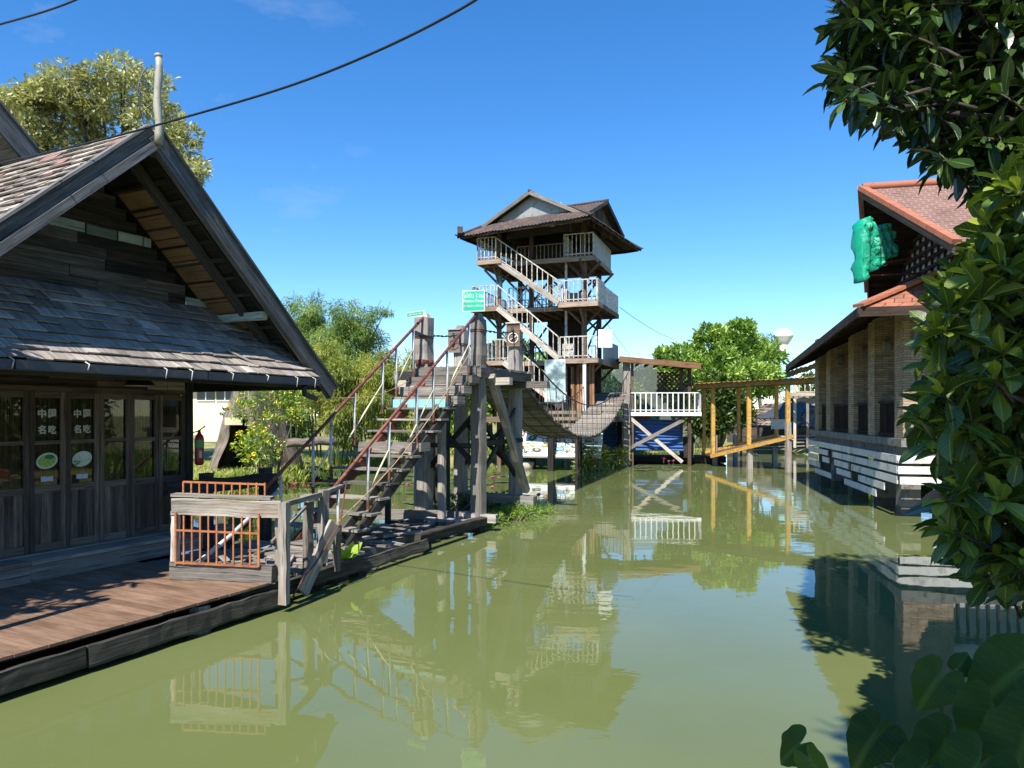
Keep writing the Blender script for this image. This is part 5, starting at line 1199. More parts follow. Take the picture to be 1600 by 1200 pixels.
# ------------------------------------------------------------------ far things
th = thing('thatched_hut', 'open sided thatched hut on the far bank behind the yellow ramp', 'hut', V((18, 50, .3)))
ta, tb = P(1150, 668, 47), P(1300, 668, 46); tc, td = P(1196, 630, 51), P(1310, 630, 50)
m = MB()
for r in range(9):
    for q in range(40):
        f0, f1 = q/40, (q+1.1)/40; g0, g1 = r/9, (r+1.6)/9
        pq = lambda f, g: ta.lerp(tb, f).lerp(tc.lerp(td, f), min(1, g))
        m.poly([pq(f0, g0)+V((0, rnd(-.1, .1), .10+rnd(-.07, .03)-.02*r*0)), pq(f1, g0)+V((0, 0, .10+rnd(-.07, .03))), pq(f1, g1), pq(f0, g1)])
m.poly([ta, tb, td, tc]); m.poly([tc, td, td+V((0, 4, -2)), tc+V((0, 4, -2))])
m.build('roof', M['thatch'], th)
m = MB(); a = tc.lerp(ta, .75).lerp(td.lerp(tb, .75), .12)+Z*.16; b = tc.lerp(ta, .75).lerp(td.lerp(tb, .75), .62)+Z*.16; c = tc.lerp(ta, .08).lerp(td.lerp(tb, .08), .62)+Z*.2; d = tc.lerp(ta, .08).lerp(td.lerp(tb, .08), .28)+Z*.2
m.corr(a, b, d, c, 12, .03, nrm=Z); m.build('roof_sheet', M['gutter'], th)
for px in (1158, 1185, 1212, 1245, 1275):
    m = MB(); a = P(px, 668, 47.3); m.beam(V((a.x, a.y, 0)), a, .12, .12, up=V((0, 1, 0))); m.build('post', M['brown'], th)
m = MB(); a, b = P(1150, 680, 50), P(1300, 680, 50); m.box(V((a.x, 52, .2)), V((b.x-a.x, 0, 0)), V((0, .1, 0)), V((0, 0, 2.4))); m.build('rear_screen', M['siding'], th)
m = MB()
for px in (1170, 1195, 1225): a = P(px, 690, 48.5); m.box(a, V((1.0, 0, 0)), V((0, .5, 0)), V((0, 0, .06))); m.beam(a+V((.5, .2, -.6)), a+V((.5, .2, 0)), .08, .08)
m.build('bench', M['grey'], th)
m = MB()
for i in range(5): a, b = P(1165, 703-i*5, 45+i*.6), P(1330, 700-i*5, 44+i*.6); m.beam(a, b, .3, .07, rough=.02, seg=8)
tag(m.build('stepped_bank', M['pale']), 'pale stepped timber edging along the far bank below the thatched hut', 'edging')
t = thing('water_tower', 'white water tower with domed mushroom tank above the trees', 'tower', V((46, 121, 0)))
c = P(1224, 648, 120); c.z = 0; zz = lambda py: CH+(HY-py)/F*120
m = MB(); m.tube([c+Z*z for z in (0, zz(560), zz(536), zz(532))], [.9, .75, .7, .8], 16); m.build('shaft', M['whiteclean'], t)
m = MB(); m.tube([c+Z*zz(p) for p in (538, 534, 527, 525.5, 524, 519, 515, 513.5, 512.5)], [.8, 1.1, 1.55, 1.65, 1.62, 1.45, .9, .45, .1], 18); m.build('tank', M['whiteclean'], t)
t = thing('billboard', 'turquoise billboard with white shapes rising behind the far tree', 'billboard', P(1230, 640, 62))
a, b = P(1214, 610, 62), P(1240, 610, 62); zt = P(1230, 552, 62).z
m = MB(); m.box(V((a.x, 62, a.z)), V((b.x-a.x, 0, 0)), V((0, .1, 0)), Z*(zt-a.z)); m.build('panel', M['sky_print'], t)
m = MB(); m.beam(V((a.x+.3, 62.2, 0)), V((a.x+.3, 62.2, zt)), .2, .2); m.beam(V((b.x-.3, 62.2, 0)), V((b.x-.3, 62.2, zt)), .2, .2); m.build('post', M['galv'], t)
t = thing('far_terrace', 'distant roofed terrace with pale railing at the edge of the brick building', 'terrace', V((17, 44, .4)))
m = MB(); m.corr(P(1205, 588, 45), P(1300, 560, 40), P(1230, 590, 50), P(1310, 565, 48), 14, .03, nrm=Z); m.build('roof', M['tin'], t)
m = MB(); m.beam(P(1238, 616, 42), P(1300, 616, 40), .3, .2); m.beam(P(1230, 615, 43), P(1275, 630, 41), .15, .3); m.build('beam', M['pale'], t)
for px in (1242, 1262): m = MB(); a = P(px, 600, 43); m.beam(V((a.x, a.y, .4)), a, .15, .15); m.build('post', M['pale'], t)
ra, rb = P(1240, 612, 41.8), P(1285, 612, 40.3); railing(ra-Z*.1, rb-Z*.1, .75, .4, M['cream'], t)
# far house left
t = thing('cream_house', 'two storey cream house far behind the hollow stump', 'house', P(330, 680, 60))
a, b = P(290, 660, 60), P(385, 660, 60); zt = P(330, 607, 60).z
m = MB(); m.box(V((a.x, 60, .3)), V((b.x-a.x, 0, 0)), V((0, 6, 0)), Z*(zt-.3)); m.build('wall', M['facecream'], t)
m = MB(); m.box(V((a.x-.4, 59.3, zt)), V((b.x-a.x+.8, 0, 0)), V((0, 7, 0)), Z*.25); m.build('roof', M['galv'], t)
for px in (308, 338): m = MB(); q = P(px, 626, 59.98); m.box(q, V((1.5, 0, 0)), V((0, -.03, 0)), Z*.8); w_ = m.build('window', M['darkglass'], t); g = MB(); g.beam(q+V((0, -.05, .0)), q+V((1.5, -.05, 0)), .08, .08); g.beam(q+V((.75, -.05, .0)), q+V((.75, -.05, .8)), .06, .06); g.build('frame', M['whiteclean'], w_)
m = MB(); q = P(306, 652, 57); m.prism([q, q+V((4.2, 0, .3)), q+V((4.2, 2.5, 1.1)), q+V((0, 2.5, .8))], Z*.1); m.build('awning', M['galv'], t)
t = MB(); q = P(318, 690, 42); t.box(q, V((1.15, 0, 0)), V((0, .05, 0)), Z*1.55); tag(t.build('poster_board', M['label']), 'pale poster board standing left of the hollow stump', 'sign')
# hollow stump sculpture
hsz = gh(P(386, 722, 25.5).x, 25.5); sc_c = P(386, 722, 25.5); t = thing('hollow_stump', 'huge hollow tree stump hut with a dark doorway and pale name board', 'stump hut', V((sc_c.x, 25.5, hsz)))
m = MB(); NA, NR = 40, 16; base_z = .35
def stump(i, r):
    f = r/(NR-1); an = 2*math.pi*i/NA; rad = 1.28*(1-f)**1.1+.78+.14*f; rad *= 1+.12*math.sin(an*5+f*2)*(1-.4*f)+.1*mnoise.noise(V((math.cos(an)*2, math.sin(an)*2, f*4)))
    return V((sc_c.x+rad*math.cos(an)*.75, 26.2+rad*math.sin(an)*.75, base_z+f*3.2+.1*math.sin(an*3)))
b0 = 0; m.v = [stump(i, r) for r in range(NR) for i in range(NA)]
for r in range(NR-1):
    for i in range(NA):
        an = 2*math.pi*(i+.5)/NA-1.5*math.pi; ang = (an+math.pi) % (2*math.pi)-math.pi
        if abs(ang+.12) < .42*(1-r*.025) and r < 9: continue
        j = (i+1) % NA; m.face((r*NA+i, r*NA+j, (r+1)*NA+j, (r+1)*NA+i), [(r*.25, i*.15), (r*.25, i*.15+.15), (r*.25+.25, i*.15+.15), (r*.25+.25, i*.15)], .5+.4*math.sin(i*1.3), 0, True)
m.face([(NR-1)*NA+i for i in range(NA)], [(0, 0)]*NA, .4)
m.build('bark_shell', M['bark'], t)
m = MB(); m.tube([V((sc_c.x, 26.6, .3)), V((sc_c.x, 26.6, 2.6))], .75, 12); m.build('shade_core', M['shadefill'], t)  # near-black core puts the shade inside the doorway into colour
m = MB(); q = P(351, 664, 25.0); m.box(q, V((.62, 0, 0)), V((0, .06, 0)), Z*.26); m.build('name_board', M['facecream'], t)
# brick benches with log, palm
for px, py, Y, w_, nm in ((460, 711, 24, 1.0, 'left low orange brick pier stack by the yellow flowered bush'), (508, 706, 25.5, 1.5, 'orange brick bench base under the log near the palm')):
    t = MB(); a = P(px, py, Y); a.z = gh(a.x, a.y)-.1
    for r in range(6):
        for q in range(int(w_/.24)):
            if r > 1 and q % 3 == 2: continue
            t.box(a+V((q*.24+(.12 if r % 2 else 0)-w_/2, rnd(-.01, .01), r*.1)), V((.22, 0, 0)), V((0, .3, 0)), Z*.09)
    tag(t.build('brick_bench', M['brickorange']), nm, 'brick bench')
t = MB(); a, b = P(447, 693, 25.2), P(525, 688, 25.7); t.tube([a.lerp(b, i/6)+Z*.03*math.sin(i*2) for i in range(7)], .16, 10); tag(t.build('log', M['bark']), 'thick grey log resting on the orange brick piers', 'log')
t = thing('palm_plant', 'dark green feathery palm seedling beside the log', 'palm', V((P(503, 690, 25.8).x, 25.8, gh(P(503, 690, 25.8).x, 25.8))))
b = BASE[t]
for i in range(7):
    an = i*.9+.3; L = rnd(1.2, 1.7); pts = [b+Z*.2+V((math.cos(an)*L*.7*f, math.sin(an)*L*.5*f, L*1.05*f-L*.75*f*f)) for f in [q/7 for q in range(8)]]
    ps = []; ds = []
    for q in range(2, 30):
        f = q/30; k = min(6, int(f*7)); p = pts[k].lerp(pts[k+1], f*7-k); tn = (pts[k+1]-pts[k]).normalized(); sd = tn.cross(Z).normalized()
        for sg in (-1, 1): ps.append(p); ds.append(tn*.6+sd*sg-Z*.25)
    n = len(ps); fo = leaves('frond', LF_LONG, np.array([tuple(p) for p in ps]), np.array([tuple(d) for d in ds]), np.full(n, .42), RNG.uniform(0, .5, n), M['lf_tree'], t, .2)
    m = MB(); m.tube(pts, [.02-.0022*k for k in range(8)], 5); m.build('stalk', M['stem'], fo)

# ------------------------------------------------------------------ trees, bamboo, bushes
def blobs_px(lst): return [((lambda p: (p.x, p.y, p.z))(P(px, py, Y)), (r, r*.9, r*k)) for px, py, Y, r, k in lst]
def tbase(px, Y): x = P(px, 0, Y).x; return (x, Y, gh(x, Y))
crown_tree('rain_tree', 'tall olive green tree behind the left house roof', 'tree', tbase(170, 24), blobs_px([(60, 190, 24, 1.6, .75), (130, 155, 24, 1.7, .7), (200, 150, 24, 1.5, .7), (245, 200, 24, 1.3, .8), (285, 235, 23.5, .8, .9), (90, 240, 24, 1.4, .7), (170, 215, 25, 1.5, .7), (20, 170, 25, 1.2, .8), (305, 265, 23, .55, .9), (20, 240, 24.5, 1.2, .7)]), 340, .21, 'lf_olive', LF_SIMPLE, .3, gaps=.62)
def bamboo(name, label, base, blobs, dens, mat, ncul=9, size=.19):
    root = thing(name, label, 'bamboo', base); b = V(base); m = MB()
    for i in range(ncul):
        c = V(random.choice(blobs)[0]); e = c+V((rnd(-.6, .6), rnd(-.5, .5), rnd(0, .6))); st_ = b+V((rnd(-.6, .6), rnd(-.4, .4), -.1)); k = st_.lerp(e, .6); k.z += (e.z-b.z)*.18; k.x = st_.x+(e.x-st_.x)*.4
        m.tube([st_, st_.lerp(k, .5), k, e], [.04, .035, .028, .01], 5)
    m.build('culms', M['stem'], root)
    nb = []
    for c, r in blobs:
        nb.append((c, tuple(x*.7 for x in r)))
        for q in unit(6): f = .45*rnd(.6, 1.2); nb.append((tuple(c[i]+q[i]*r[i]*.85 for i in range(3)), tuple(x*f for x in r)))
    p, d = blob_pts(nb, dens*1.25, .15); n = len(p)
    cl = np.array([mnoise.noise(V(x)*1.3) for x in p])
    dd = d*.7+unit(n)*.7+np.array([0, 0, -.35]); leaves('foliage', LF_LONG, p, dd, size*RNG.uniform(.6, 1.4, n), .5+cl*.6+RNG.normal(0, .2, n), M[mat], root)
    return root
bamboo('bamboo_clump', 'tall green bamboo clump rising left of the stairs above the house eave', tbase(480, 31), blobs_px([(475, 490, 31, .9, 1.0), (460, 530, 31, 1.1, 1), (495, 560, 31, 1.3, 1), (450, 590, 31, 1.3, 1), (490, 510, 32, .8, 1)]), 620, 'lf_bamboog')
bamboo('bamboo_clump', 'tall feathery bamboo clump with a drooping tip reaching right toward the small sign', tbase(560, 30), blobs_px([(545, 500, 30, .95, .9), (520, 530, 30, 1.0, 1), (570, 510, 30, .9, .9), (598, 488, 30, .35, .5), (555, 555, 30, 1.2, 1), (585, 545, 31, .8, 1)]), 620, 'lf_bamboog')
bamboo('bamboo_clump', 'dense yellowish bamboo clump behind the lower flight of the stairs', tbase(530, 28), blobs_px([(520, 580, 28, 1.0, 1), (560, 600, 28, 1.1, 1), (530, 630, 28, 1.1, 1), (580, 640, 28, 1.0, 1), (545, 670, 28, 1.0, .9), (500, 620, 28, .8, 1)]), 760, 'lf_bamboo')
bamboo('bamboo_clump', 'lower yellow green bamboo clump below the rounded stair post', tbase(630, 29), blobs_px([(615, 590, 29, 1.0, .9), (645, 580, 29, .9, .9), (625, 630, 29, 1.1, 1), (660, 610, 29, .8, 1), (650, 650, 29, .9, .9)]), 760, 'lf_bamboo')
crown_tree('frangipani_tree', 'round bright green frangipani tree behind the yellow ramp', 'tree', tbase(1110, 42), blobs_px([(1065, 560, 42, 1.4, .8), (1110, 545, 42, 1.7, .8), (1150, 540, 42, 1.7, .8), (1190, 560, 42, 1.4, .8), (1060, 585, 41, 1.1, .8), (1120, 585, 41, 1.8, .8), (1180, 590, 41, 1.5, .8), (1198, 590, 42, .8, .9), (1190, 612, 41.5, .8, .8), (1140, 525, 42.5, 1.0, .7)]), 400, .31, 'lf_frangi', LF_ELL, .3, gaps=.1, up=.6, sub=(6, .36))
crown_tree('dark_tree', 'dark shaded tree below the frangipani crown beside the gazebo', 'tree', tbase(1130, 40), blobs_px([(1110, 640, 40, 1.2, 1.1), (1135, 645, 40, 1.2, 1), (1095, 660, 40, .8, 1), (1150, 630, 40, 1.0, .9), (1120, 620, 40.2, 1.3, .8)]), 260, .34, 'lf_tree', LF_SIMPLE, .22)
crown_tree('feathery_tree', 'fine grey green tree top behind the frangipani', 'tree', tbase(1200, 60), blobs_px([(1180, 540, 60, 1.4, .8), (1195, 555, 60, 1.0, .9), (1170, 530, 60, 1.2, .7)]), 160, .3, 'lf_tree', LF_LONG, .2, gaps=.5)
for px, py, Y, r, nm, mat in ((765, 585, 55, 2.6, 'leafy tree seen far away between the bridge posts', 'lf_tree'), (790, 545, 62, 1.6, 'small far tree top beside the sign post', 'lf_tree'), (850, 600, 52, 2.4, 'green tree behind the lower storey of the tower', 'lf_bush'), (925, 610, 50, 2.4, 'green tree behind the right tower columns', 'lf_bush'), (1005, 610, 52, 2.2, 'hedge like tree behind the mesh net', 'lf_tree'), (700, 620, 48, 2.0, 'bushy tree behind the trestle legs', 'lf_bush'), (640, 640, 50, 2.4, 'broad tree beyond the bamboo', 'lf_tree'), (420, 640, 48, 2.0, 'tree behind the hollow stump', 'lf_tree'), (560, 600, 60, 3.0, 'tall far tree hidden behind the bamboo', 'lf_tree'), (1320, 600, 62, 3, 'far tree behind the far terrace', 'lf_tree'), (1030, 600, 64, 3, 'far tree between gazebo roof and frangipani', 'lf_tree')):
    c = P(px, py, Y); crown_tree('broadleaf_tree', nm, 'tree', tbase(px, Y), [((c.x, c.y, c.z), (r, r, r*.75)), ((c.x-r*.7, c.y, c.z-r*.5), (r*.8, r*.8, r*.7)), ((c.x+r*.7, c.y, c.z-r*.45), (r*.8, r*.8, r*.7)), ((c.x, c.y-.5, c.z-r*.9), (r, r, r*.7))], 110, .42, mat, LF_SIMPLE, .18, gaps=.25)
def bush(name, label, base, blobs, dens, size, mat, fl=None, nf=0, fs=.07, tpl=LF_ELL, cat='bush'):
    root = thing(name, label, cat, base); b = V(base); m = MB()
    for c, r in blobs: c = V(c); m.tube([b-Z*.1+V((rnd(-.1, .1), rnd(-.1, .1), 0)), b.lerp(c, .5)+V((rnd(-.1, .1), 0, .1)), c], [.03, .022, .01], 5)
    m.build('stems', M['bark'], root)
    p, d = blob_pts(blobs, dens, .3); n = len(p); leaves('foliage', tpl, p, d*.7+unit(n)*.7+np.array([0, 0, .3]), size*RNG.uniform(.6, 1.3, n), RNG.normal(.5, .3, n), M[mat], root)
    if fl:
        p, d = blob_pts(blobs, 60, .85); k = RNG.choice(len(p), min(nf, len(p)), replace=False); q = np.repeat(p[k], 7, axis=0)+RNG.normal(0, fs*.6, (7*len(k), 3))
        leaves('flowers', LF_SIMPLE, q, unit(len(q))+np.array([0, -.5, .4]), np.full(len(q), fs), RNG.random(len(q)), M[fl], root)
    return root
bush('flowering_bush', 'loose green bush dotted with yellow flowers before the hollow stump', tbase(420, 21.5), blobs_px([(395, 620, 21.5, .5, .7), (380, 640, 21.5, .45, .7), (400, 690, 21, .5, 1), (385, 695, 21, .4, 1), (415, 700, 21, .5, .9), (410, 655, 21.5, .4, .8), (440, 640, 22, .5, .7), (455, 625, 22, .5, .7), (400, 725, 21, .4, .7), (460, 650, 22, .35, .7), (430, 605, 22, .5, .6)]), 300, .15, 'lf_bush', 'fl_yellow', 120, .085)
bush('riverside_reeds', 'rusty green reed tuft at the foot of the tower stilts', tuple(PZ(928, 736, 0)), blobs_px([(925, 718, 30.2, .32, 1.4), (938, 714, 30.3, .28, 1.5), (912, 727, 30, .28, .8), (968, 714, 32.5, .25, 1.2)]), 1500, .34, 'lf_grass', tpl=LF_LONG, cat='reeds')
bush('water_weed', 'bright lime green weed clump spreading on the water beside the bridge leg', tuple(PZ(805, 815, 0)), [((PZ(px, py, 0).x, PZ(px, py, 0).y, .1), (r, r*.8, .22)) for px, py, r in ((790, 812, .38), (815, 810, .4), (840, 805, .33), (800, 800, .4), (775, 822, .28), (830, 812, .3), (770, 800, .3), (855, 808, .2))], 1500, .1, 'lf_lime', tpl=LF_LONG, cat='weeds')
bush('water_weed', 'dark leafy weeds growing between the trestle base beams', tuple(PZ(715, 800, .1)), [((PZ(px, py, .2).x, PZ(px, py, .2).y, .25), (r, r*.8, .25)) for px, py, r in ((715, 790, .35), (760, 790, .4), (735, 785, .4), (680, 800, .25), (785, 785, .3))], 900, .11, 'lf_tree', tpl=LF_ELL, cat='weeds')
t = thing('spider_lily', 'small light green broad leaved plant at the foot of the staircase', 'plant', Hh(1.75, 2.75, .2))
b = BASE[t]; n = 7; an = np.linspace(.3, 5.5, n); leaves('leaf_blades', LF_ELL, np.tile(np.array(b), (n, 1)), np.stack([np.cos(an)*.6, np.sin(an)*.6, np.full(n, .9)], 1), RNG.uniform(.28, .42, n), RNG.uniform(.5, 1, n), M['lf_lime'], t)
m = MB(); m.tube([b-Z*.1, b+Z*.08], .025, 6); m.build('stem', M['stem'], t)
# grass on the left bank
n = 26000; x = RNG.uniform(-13, -4, n); y = RNG.uniform(16, 33, n); s = pond_sd(x, y); k = (s > -.15) & (s < 5.0); x, y = x[k], y[k]
hz = ground_h(x, y); n = len(x); d = unit(n)*.45+np.array([0, 0, 1.]); ss = s[k]
g_ = mesh_np('grass', *scatter(LF_LONG, np.stack([x, y, np.maximum(hz, 0)], 1), d, RNG.uniform(.5, 1.2, n)*np.where(ss < .9, .38, .13), RNG.uniform(0, 6, n))[:2], 0, M['lf_grass'], tone=np.repeat(np.clip(RNG.normal(.45, .25, n)+np.where(ss > .9, .3, 0), 0, 1), len(LF_LONG[1])))
tag(g_, 'sunlit grass along the left bank', None, None, 'stuff')
n = 9000; x = RNG.uniform(-5, 15, n); y = RNG.uniform(36, 52, n); s = pond_sd(x, y); k = (s > -.2) & (s < 3.0); x, y = x[k], y[k]; hz = ground_h(x, y); n = len(x)
g_ = mesh_np('grass', *scatter(LF_LONG, np.stack([x, y, np.maximum(hz, 0)], 1), unit(n)*.45+np.array([0, 0, 1.]), RNG.uniform(.3, .7, n), RNG.uniform(0, 6, n))[:2], 0, M['lf_grass'], tone=np.repeat(np.clip(RNG.normal(.35, .25, n), 0, 1), len(LF_LONG[1])))
tag(g_, 'green grass along the far bank', None, None, 'stuff')
n = 5000; x = RNG.uniform(11.5, 16, n); y = RNG.uniform(12, 30, n); s = pond_sd(x, y); k = (s > -.4) & (s < 2.0); x, y = x[k], y[k]; hz = ground_h(x, y); n = len(x)
g_ = mesh_np('grass', *scatter(LF_LONG, np.stack([x, y, np.maximum(hz, 0)], 1), unit(n)*.45+np.array([0, 0, 1.]), RNG.uniform(.3, .8, n), RNG.uniform(0, 6, n))[:2], 0, M['lf_lime'], tone=np.repeat(np.clip(RNG.normal(.35, .25, n), 0, 1), len(LF_LONG[1])))
tag(g_, 'bright weeds under the brick building', None, None, 'stuff')
# lily pads and flowers
m = MB(); k = 14; m.poly([(.2*math.cos(.25+i*(6.0/k)), .2*math.sin(.25+i*(6.0/k)), .012+.01*math.sin(i*2)) for i in range(k+1)]+[(0, 0, .008)])
lp = m.build('lily_pad', M['lily'], origin=(0, 0, 0)); tag(lp, 'round flat lily pad floating on the pond', 'lily pad', 'lily pads on the pond')
spots = []
for _ in range(90):
    px, py = rnd(600, 800), rnd(738, 790)
    if random.random() < .3: px, py = rnd(985, 1060), rnd(728, 736)
    p = PZ(px, py, 0)
    if pond_sd(np.array([p.x]), np.array([p.y]))[0] < -.3: spots.append(p)
for i, p in enumerate(spots):
    o = lp if i == 0 else lp.copy()
    if i: COL.objects.link(o)
    s = rnd(.7, 1.5); o.location = (p.x, p.y, .003+.0006*i); o.scale = (s, s, 1); o.rotation_euler = (0, 0, rnd(0, 6.28))
fw = thing('water_lily', 'pink water lily flower standing above the lily pads', 'flower', (0, 0, 0), 'pink water lilies on the pond')
n = 16; an = np.linspace(0, 12.5, n); leaves('petals', LF_ELL, np.tile([[0, 0, .2]], (n, 1)), np.stack([np.cos(an), np.sin(an), np.linspace(.5, 2.2, n)], 1), np.full(n, .13), RNG.random(n), M['fl_pink'], fw, .1)
m = MB(); m.tube([V((0, 0, -.1)), V((0, 0, .2))], .01, 5); m.build('stem', M['stem'], fw)
for i, (px, py) in enumerate(((769, 756), (769, 774), (753, 760), (617, 773), (842, 788), (1052, 728), (1045, 728), (1037, 726), (757, 770), (638, 768), (688, 752))):
    p = PZ(px, py, 0); o = fw if i == 0 else copy_tree(fw); o.location = (p.x, p.y, 0); o.rotation_euler = (0, 0, rnd(0, 6)); s = rnd(.8, 1.2); o.scale = (s, s, s)

# ------------------------------------------------------------------ near trees on the right, taro, overhead wires
def rosettes(root, pts, dirs, nl, size, tpl, mats, name='leaves', dry=0.0, tvar=.3, tb=.45, up=.15, tw_=.25):
    ps, ds, sz, tn = [], [], [], []
    m = MB()
    for p, d in zip(pts, dirs):
        d = d/np.linalg.norm(d); k = RNG.integers(nl[0], nl[1]+1); a0 = rnd(0, 6.28)
        s1 = np.cross(d, [0.3, .2, 1.]); s1 /= np.linalg.norm(s1); s2 = np.cross(d, s1)
        for i in range(k):
            f = i/k; an = a0+i*2.4; op = .25+1.15*f**.8
            ps.append(p-d*(.09*f)*size/.2); ds.append(d*(1.25-op)+(s1*math.cos(an)+s2*math.sin(an))*op+np.array([0, 0, up])); sz.append(size*rnd(.75, 1.15)*(.6+.55*f if f < .3 else 1)); tn.append(tb+(.45 if f < .18 else 0)+RNG.normal(0, tvar*.6))
        m.tube([V(p-d*size*1.3+np.array([0, 0, -.1*size])), V(p-d*size*.6), V(p)], [.012*size/.2, .009*size/.2, .006*size/.2], 4)
    n = len(ps); mi = (RNG.random(n) < dry).astype(int)
    leaves(name, tpl, np.array(ps), np.array(ds), np.array(sz), np.array(tn), mats, root, .35, mi)
    m.build('twigs', M['barkdark'], root)
def in_poly(x, y, pl):
    c = False; n = len(pl)
    for i in range(n):
        a, b = pl[i], pl[(i+1) % n]
        if (a[1] > y) != (b[1] > y) and x < (b[0]-a[0])*(y-a[1])/(b[1]-a[1])+a[0]: c = not c
    return c
rt = thing('broadleaf_shrub_tree', 'near tree with large glossy sunlit leaves at the right edge of the pond', 'tree', (3.7, 3.35, gh(3.7, 3.35)))
NEARP = [(1590,215),(1535,260),(1500,330),(1480,380),(1440,400),(1425,450),(1440,480),(1400,520),(1412,560),(1408,600),(1385,640),(1395,700),(1440,760),(1425,800),(1430,850),(1465,895),(1500,915),(1560,935),(1700,960),(1950,950),(1950,150)]
pts, dirs = [], []
axis = lambda z: np.array([3.55, 4.1, z])
while len(pts) < 1250:
    px, py, Y = rnd(1370, 1950), rnd(150, 970), rnd(3.1, 5.0)
    if not in_poly(px-42-6*(Y-3.3), py, NEARP): continue
    p = np.array(P(px, py, Y)); a = axis(p[2]); d = p-a; d[2] = .35; d += RNG.normal(0, .35, 3); pts.append(p); dirs.append(d)
rosettes(rt, pts, dirs, (7, 10), .168, LF_OBOV, [M['lf_near'], M['lf_dry']], 'crown', .003, .36, .45)
m = MB(); b = BASE[rt]; m.tube([b-Z*.3, V((3.65, 3.6, 1.6)), V((3.6, 4.0, 2.6)), V((3.7, 4.1, 3.6))], [.09, .075, .06, .03], 8)
for _ in range(26):
    p = V(pts[random.randrange(len(pts))]); z0 = max(1.0, p.z-.6); q = V((3.62, 3.8, z0)); m.tube([q, q.lerp(p, .5)+Z*-.05, p], [.028, .02, .009], 5)
m.build('trunk', M['barkdark'], rt)
ot = thing('overhanging_tree', 'large tree with shade in its leaf colour overhanging the top right corner', 'tree', (6.4, 3.3, gh(6.4, 3.3)))
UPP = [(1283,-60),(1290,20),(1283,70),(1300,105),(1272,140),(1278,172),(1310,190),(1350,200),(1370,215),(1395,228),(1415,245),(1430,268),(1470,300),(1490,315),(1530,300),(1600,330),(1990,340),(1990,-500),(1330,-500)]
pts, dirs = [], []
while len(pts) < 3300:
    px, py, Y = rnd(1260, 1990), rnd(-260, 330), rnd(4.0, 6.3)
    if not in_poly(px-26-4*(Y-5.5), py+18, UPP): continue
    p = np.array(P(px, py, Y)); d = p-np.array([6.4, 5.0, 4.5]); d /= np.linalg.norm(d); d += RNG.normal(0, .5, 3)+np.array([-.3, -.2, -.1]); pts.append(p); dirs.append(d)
rosettes(ot, pts, dirs, (6, 9), .19, LF_OB2, [M['lf_shaded'], M['lf_dry']], 'crown', .0, .3, .35, -.05)
m = MB(); b = BASE[ot]; m.tube([b-Z*.3, V((6.3, 3.7, 2)), V((6.2, 4.2, 4))], [.22, .19, .15], 10)
for _ in range(12):
    p = V(pts[random.randrange(len(pts))]); q = V((6.2, 4.2, 3.6)); m.tube([q, q.lerp(p, .5)+Z*rnd(0, .3), p], [.09, .05, .012], 6)
m.build('trunk', M['barkdark'], ot)
# taro plants on the near bank
HA = [0, 6, 15, 30, 43, 75, 105, 132, 152, 164, 169, 180]; HR = [1.0, .9, .78, .68, .63, .58, .59, .61, .58, .44, .14, .05]
def taro_leaf(c, d, up, size, root, tone):
    """heart-shaped leaf: c petiole joint, d towards tip, up leaf normal"""
    d = V(d).normalized(); up = V(up); up = (up-d*up.dot(d)).normalized(); s = d.cross(up); NA = 60; vs = []; uv = []
    for r in range(5):
        f = r/4
        for i in range(NA):
            th = 2*math.pi*i/NA; c_, s_ = math.cos(th), math.sin(th)
            ad = math.degrees(abs((th+math.pi) % (2*math.pi)-math.pi)); rad = float(np.interp(ad, HA, HR))*(1+.02*math.sin(th*9+size*50))
            x, y = rad*c_*f, rad*s_*f
            zz = .28*abs(y)-.3*max(0, x)**2-.22*y*y+.03*math.sin(th*6+size*90)*f*f
            vs.append(V(c)+(d*x+s*y+up*zz)*size); uv.append((x+.3+abs(y)*.15, y))
    fs = [(r*NA+i, r*NA+(i+1) % NA, (r+1)*NA+(i+1) % NA, (r+1)*NA+i) for r in range(4) for i in range(NA)]
    ff = np.array(fs); return mesh_np('leaf', np.array([tuple(v) for v in vs]), ff, 0, M['lf_taro'], np.array(uv)[ff.ravel()], np.full(len(fs), tone), root, smooth=True)
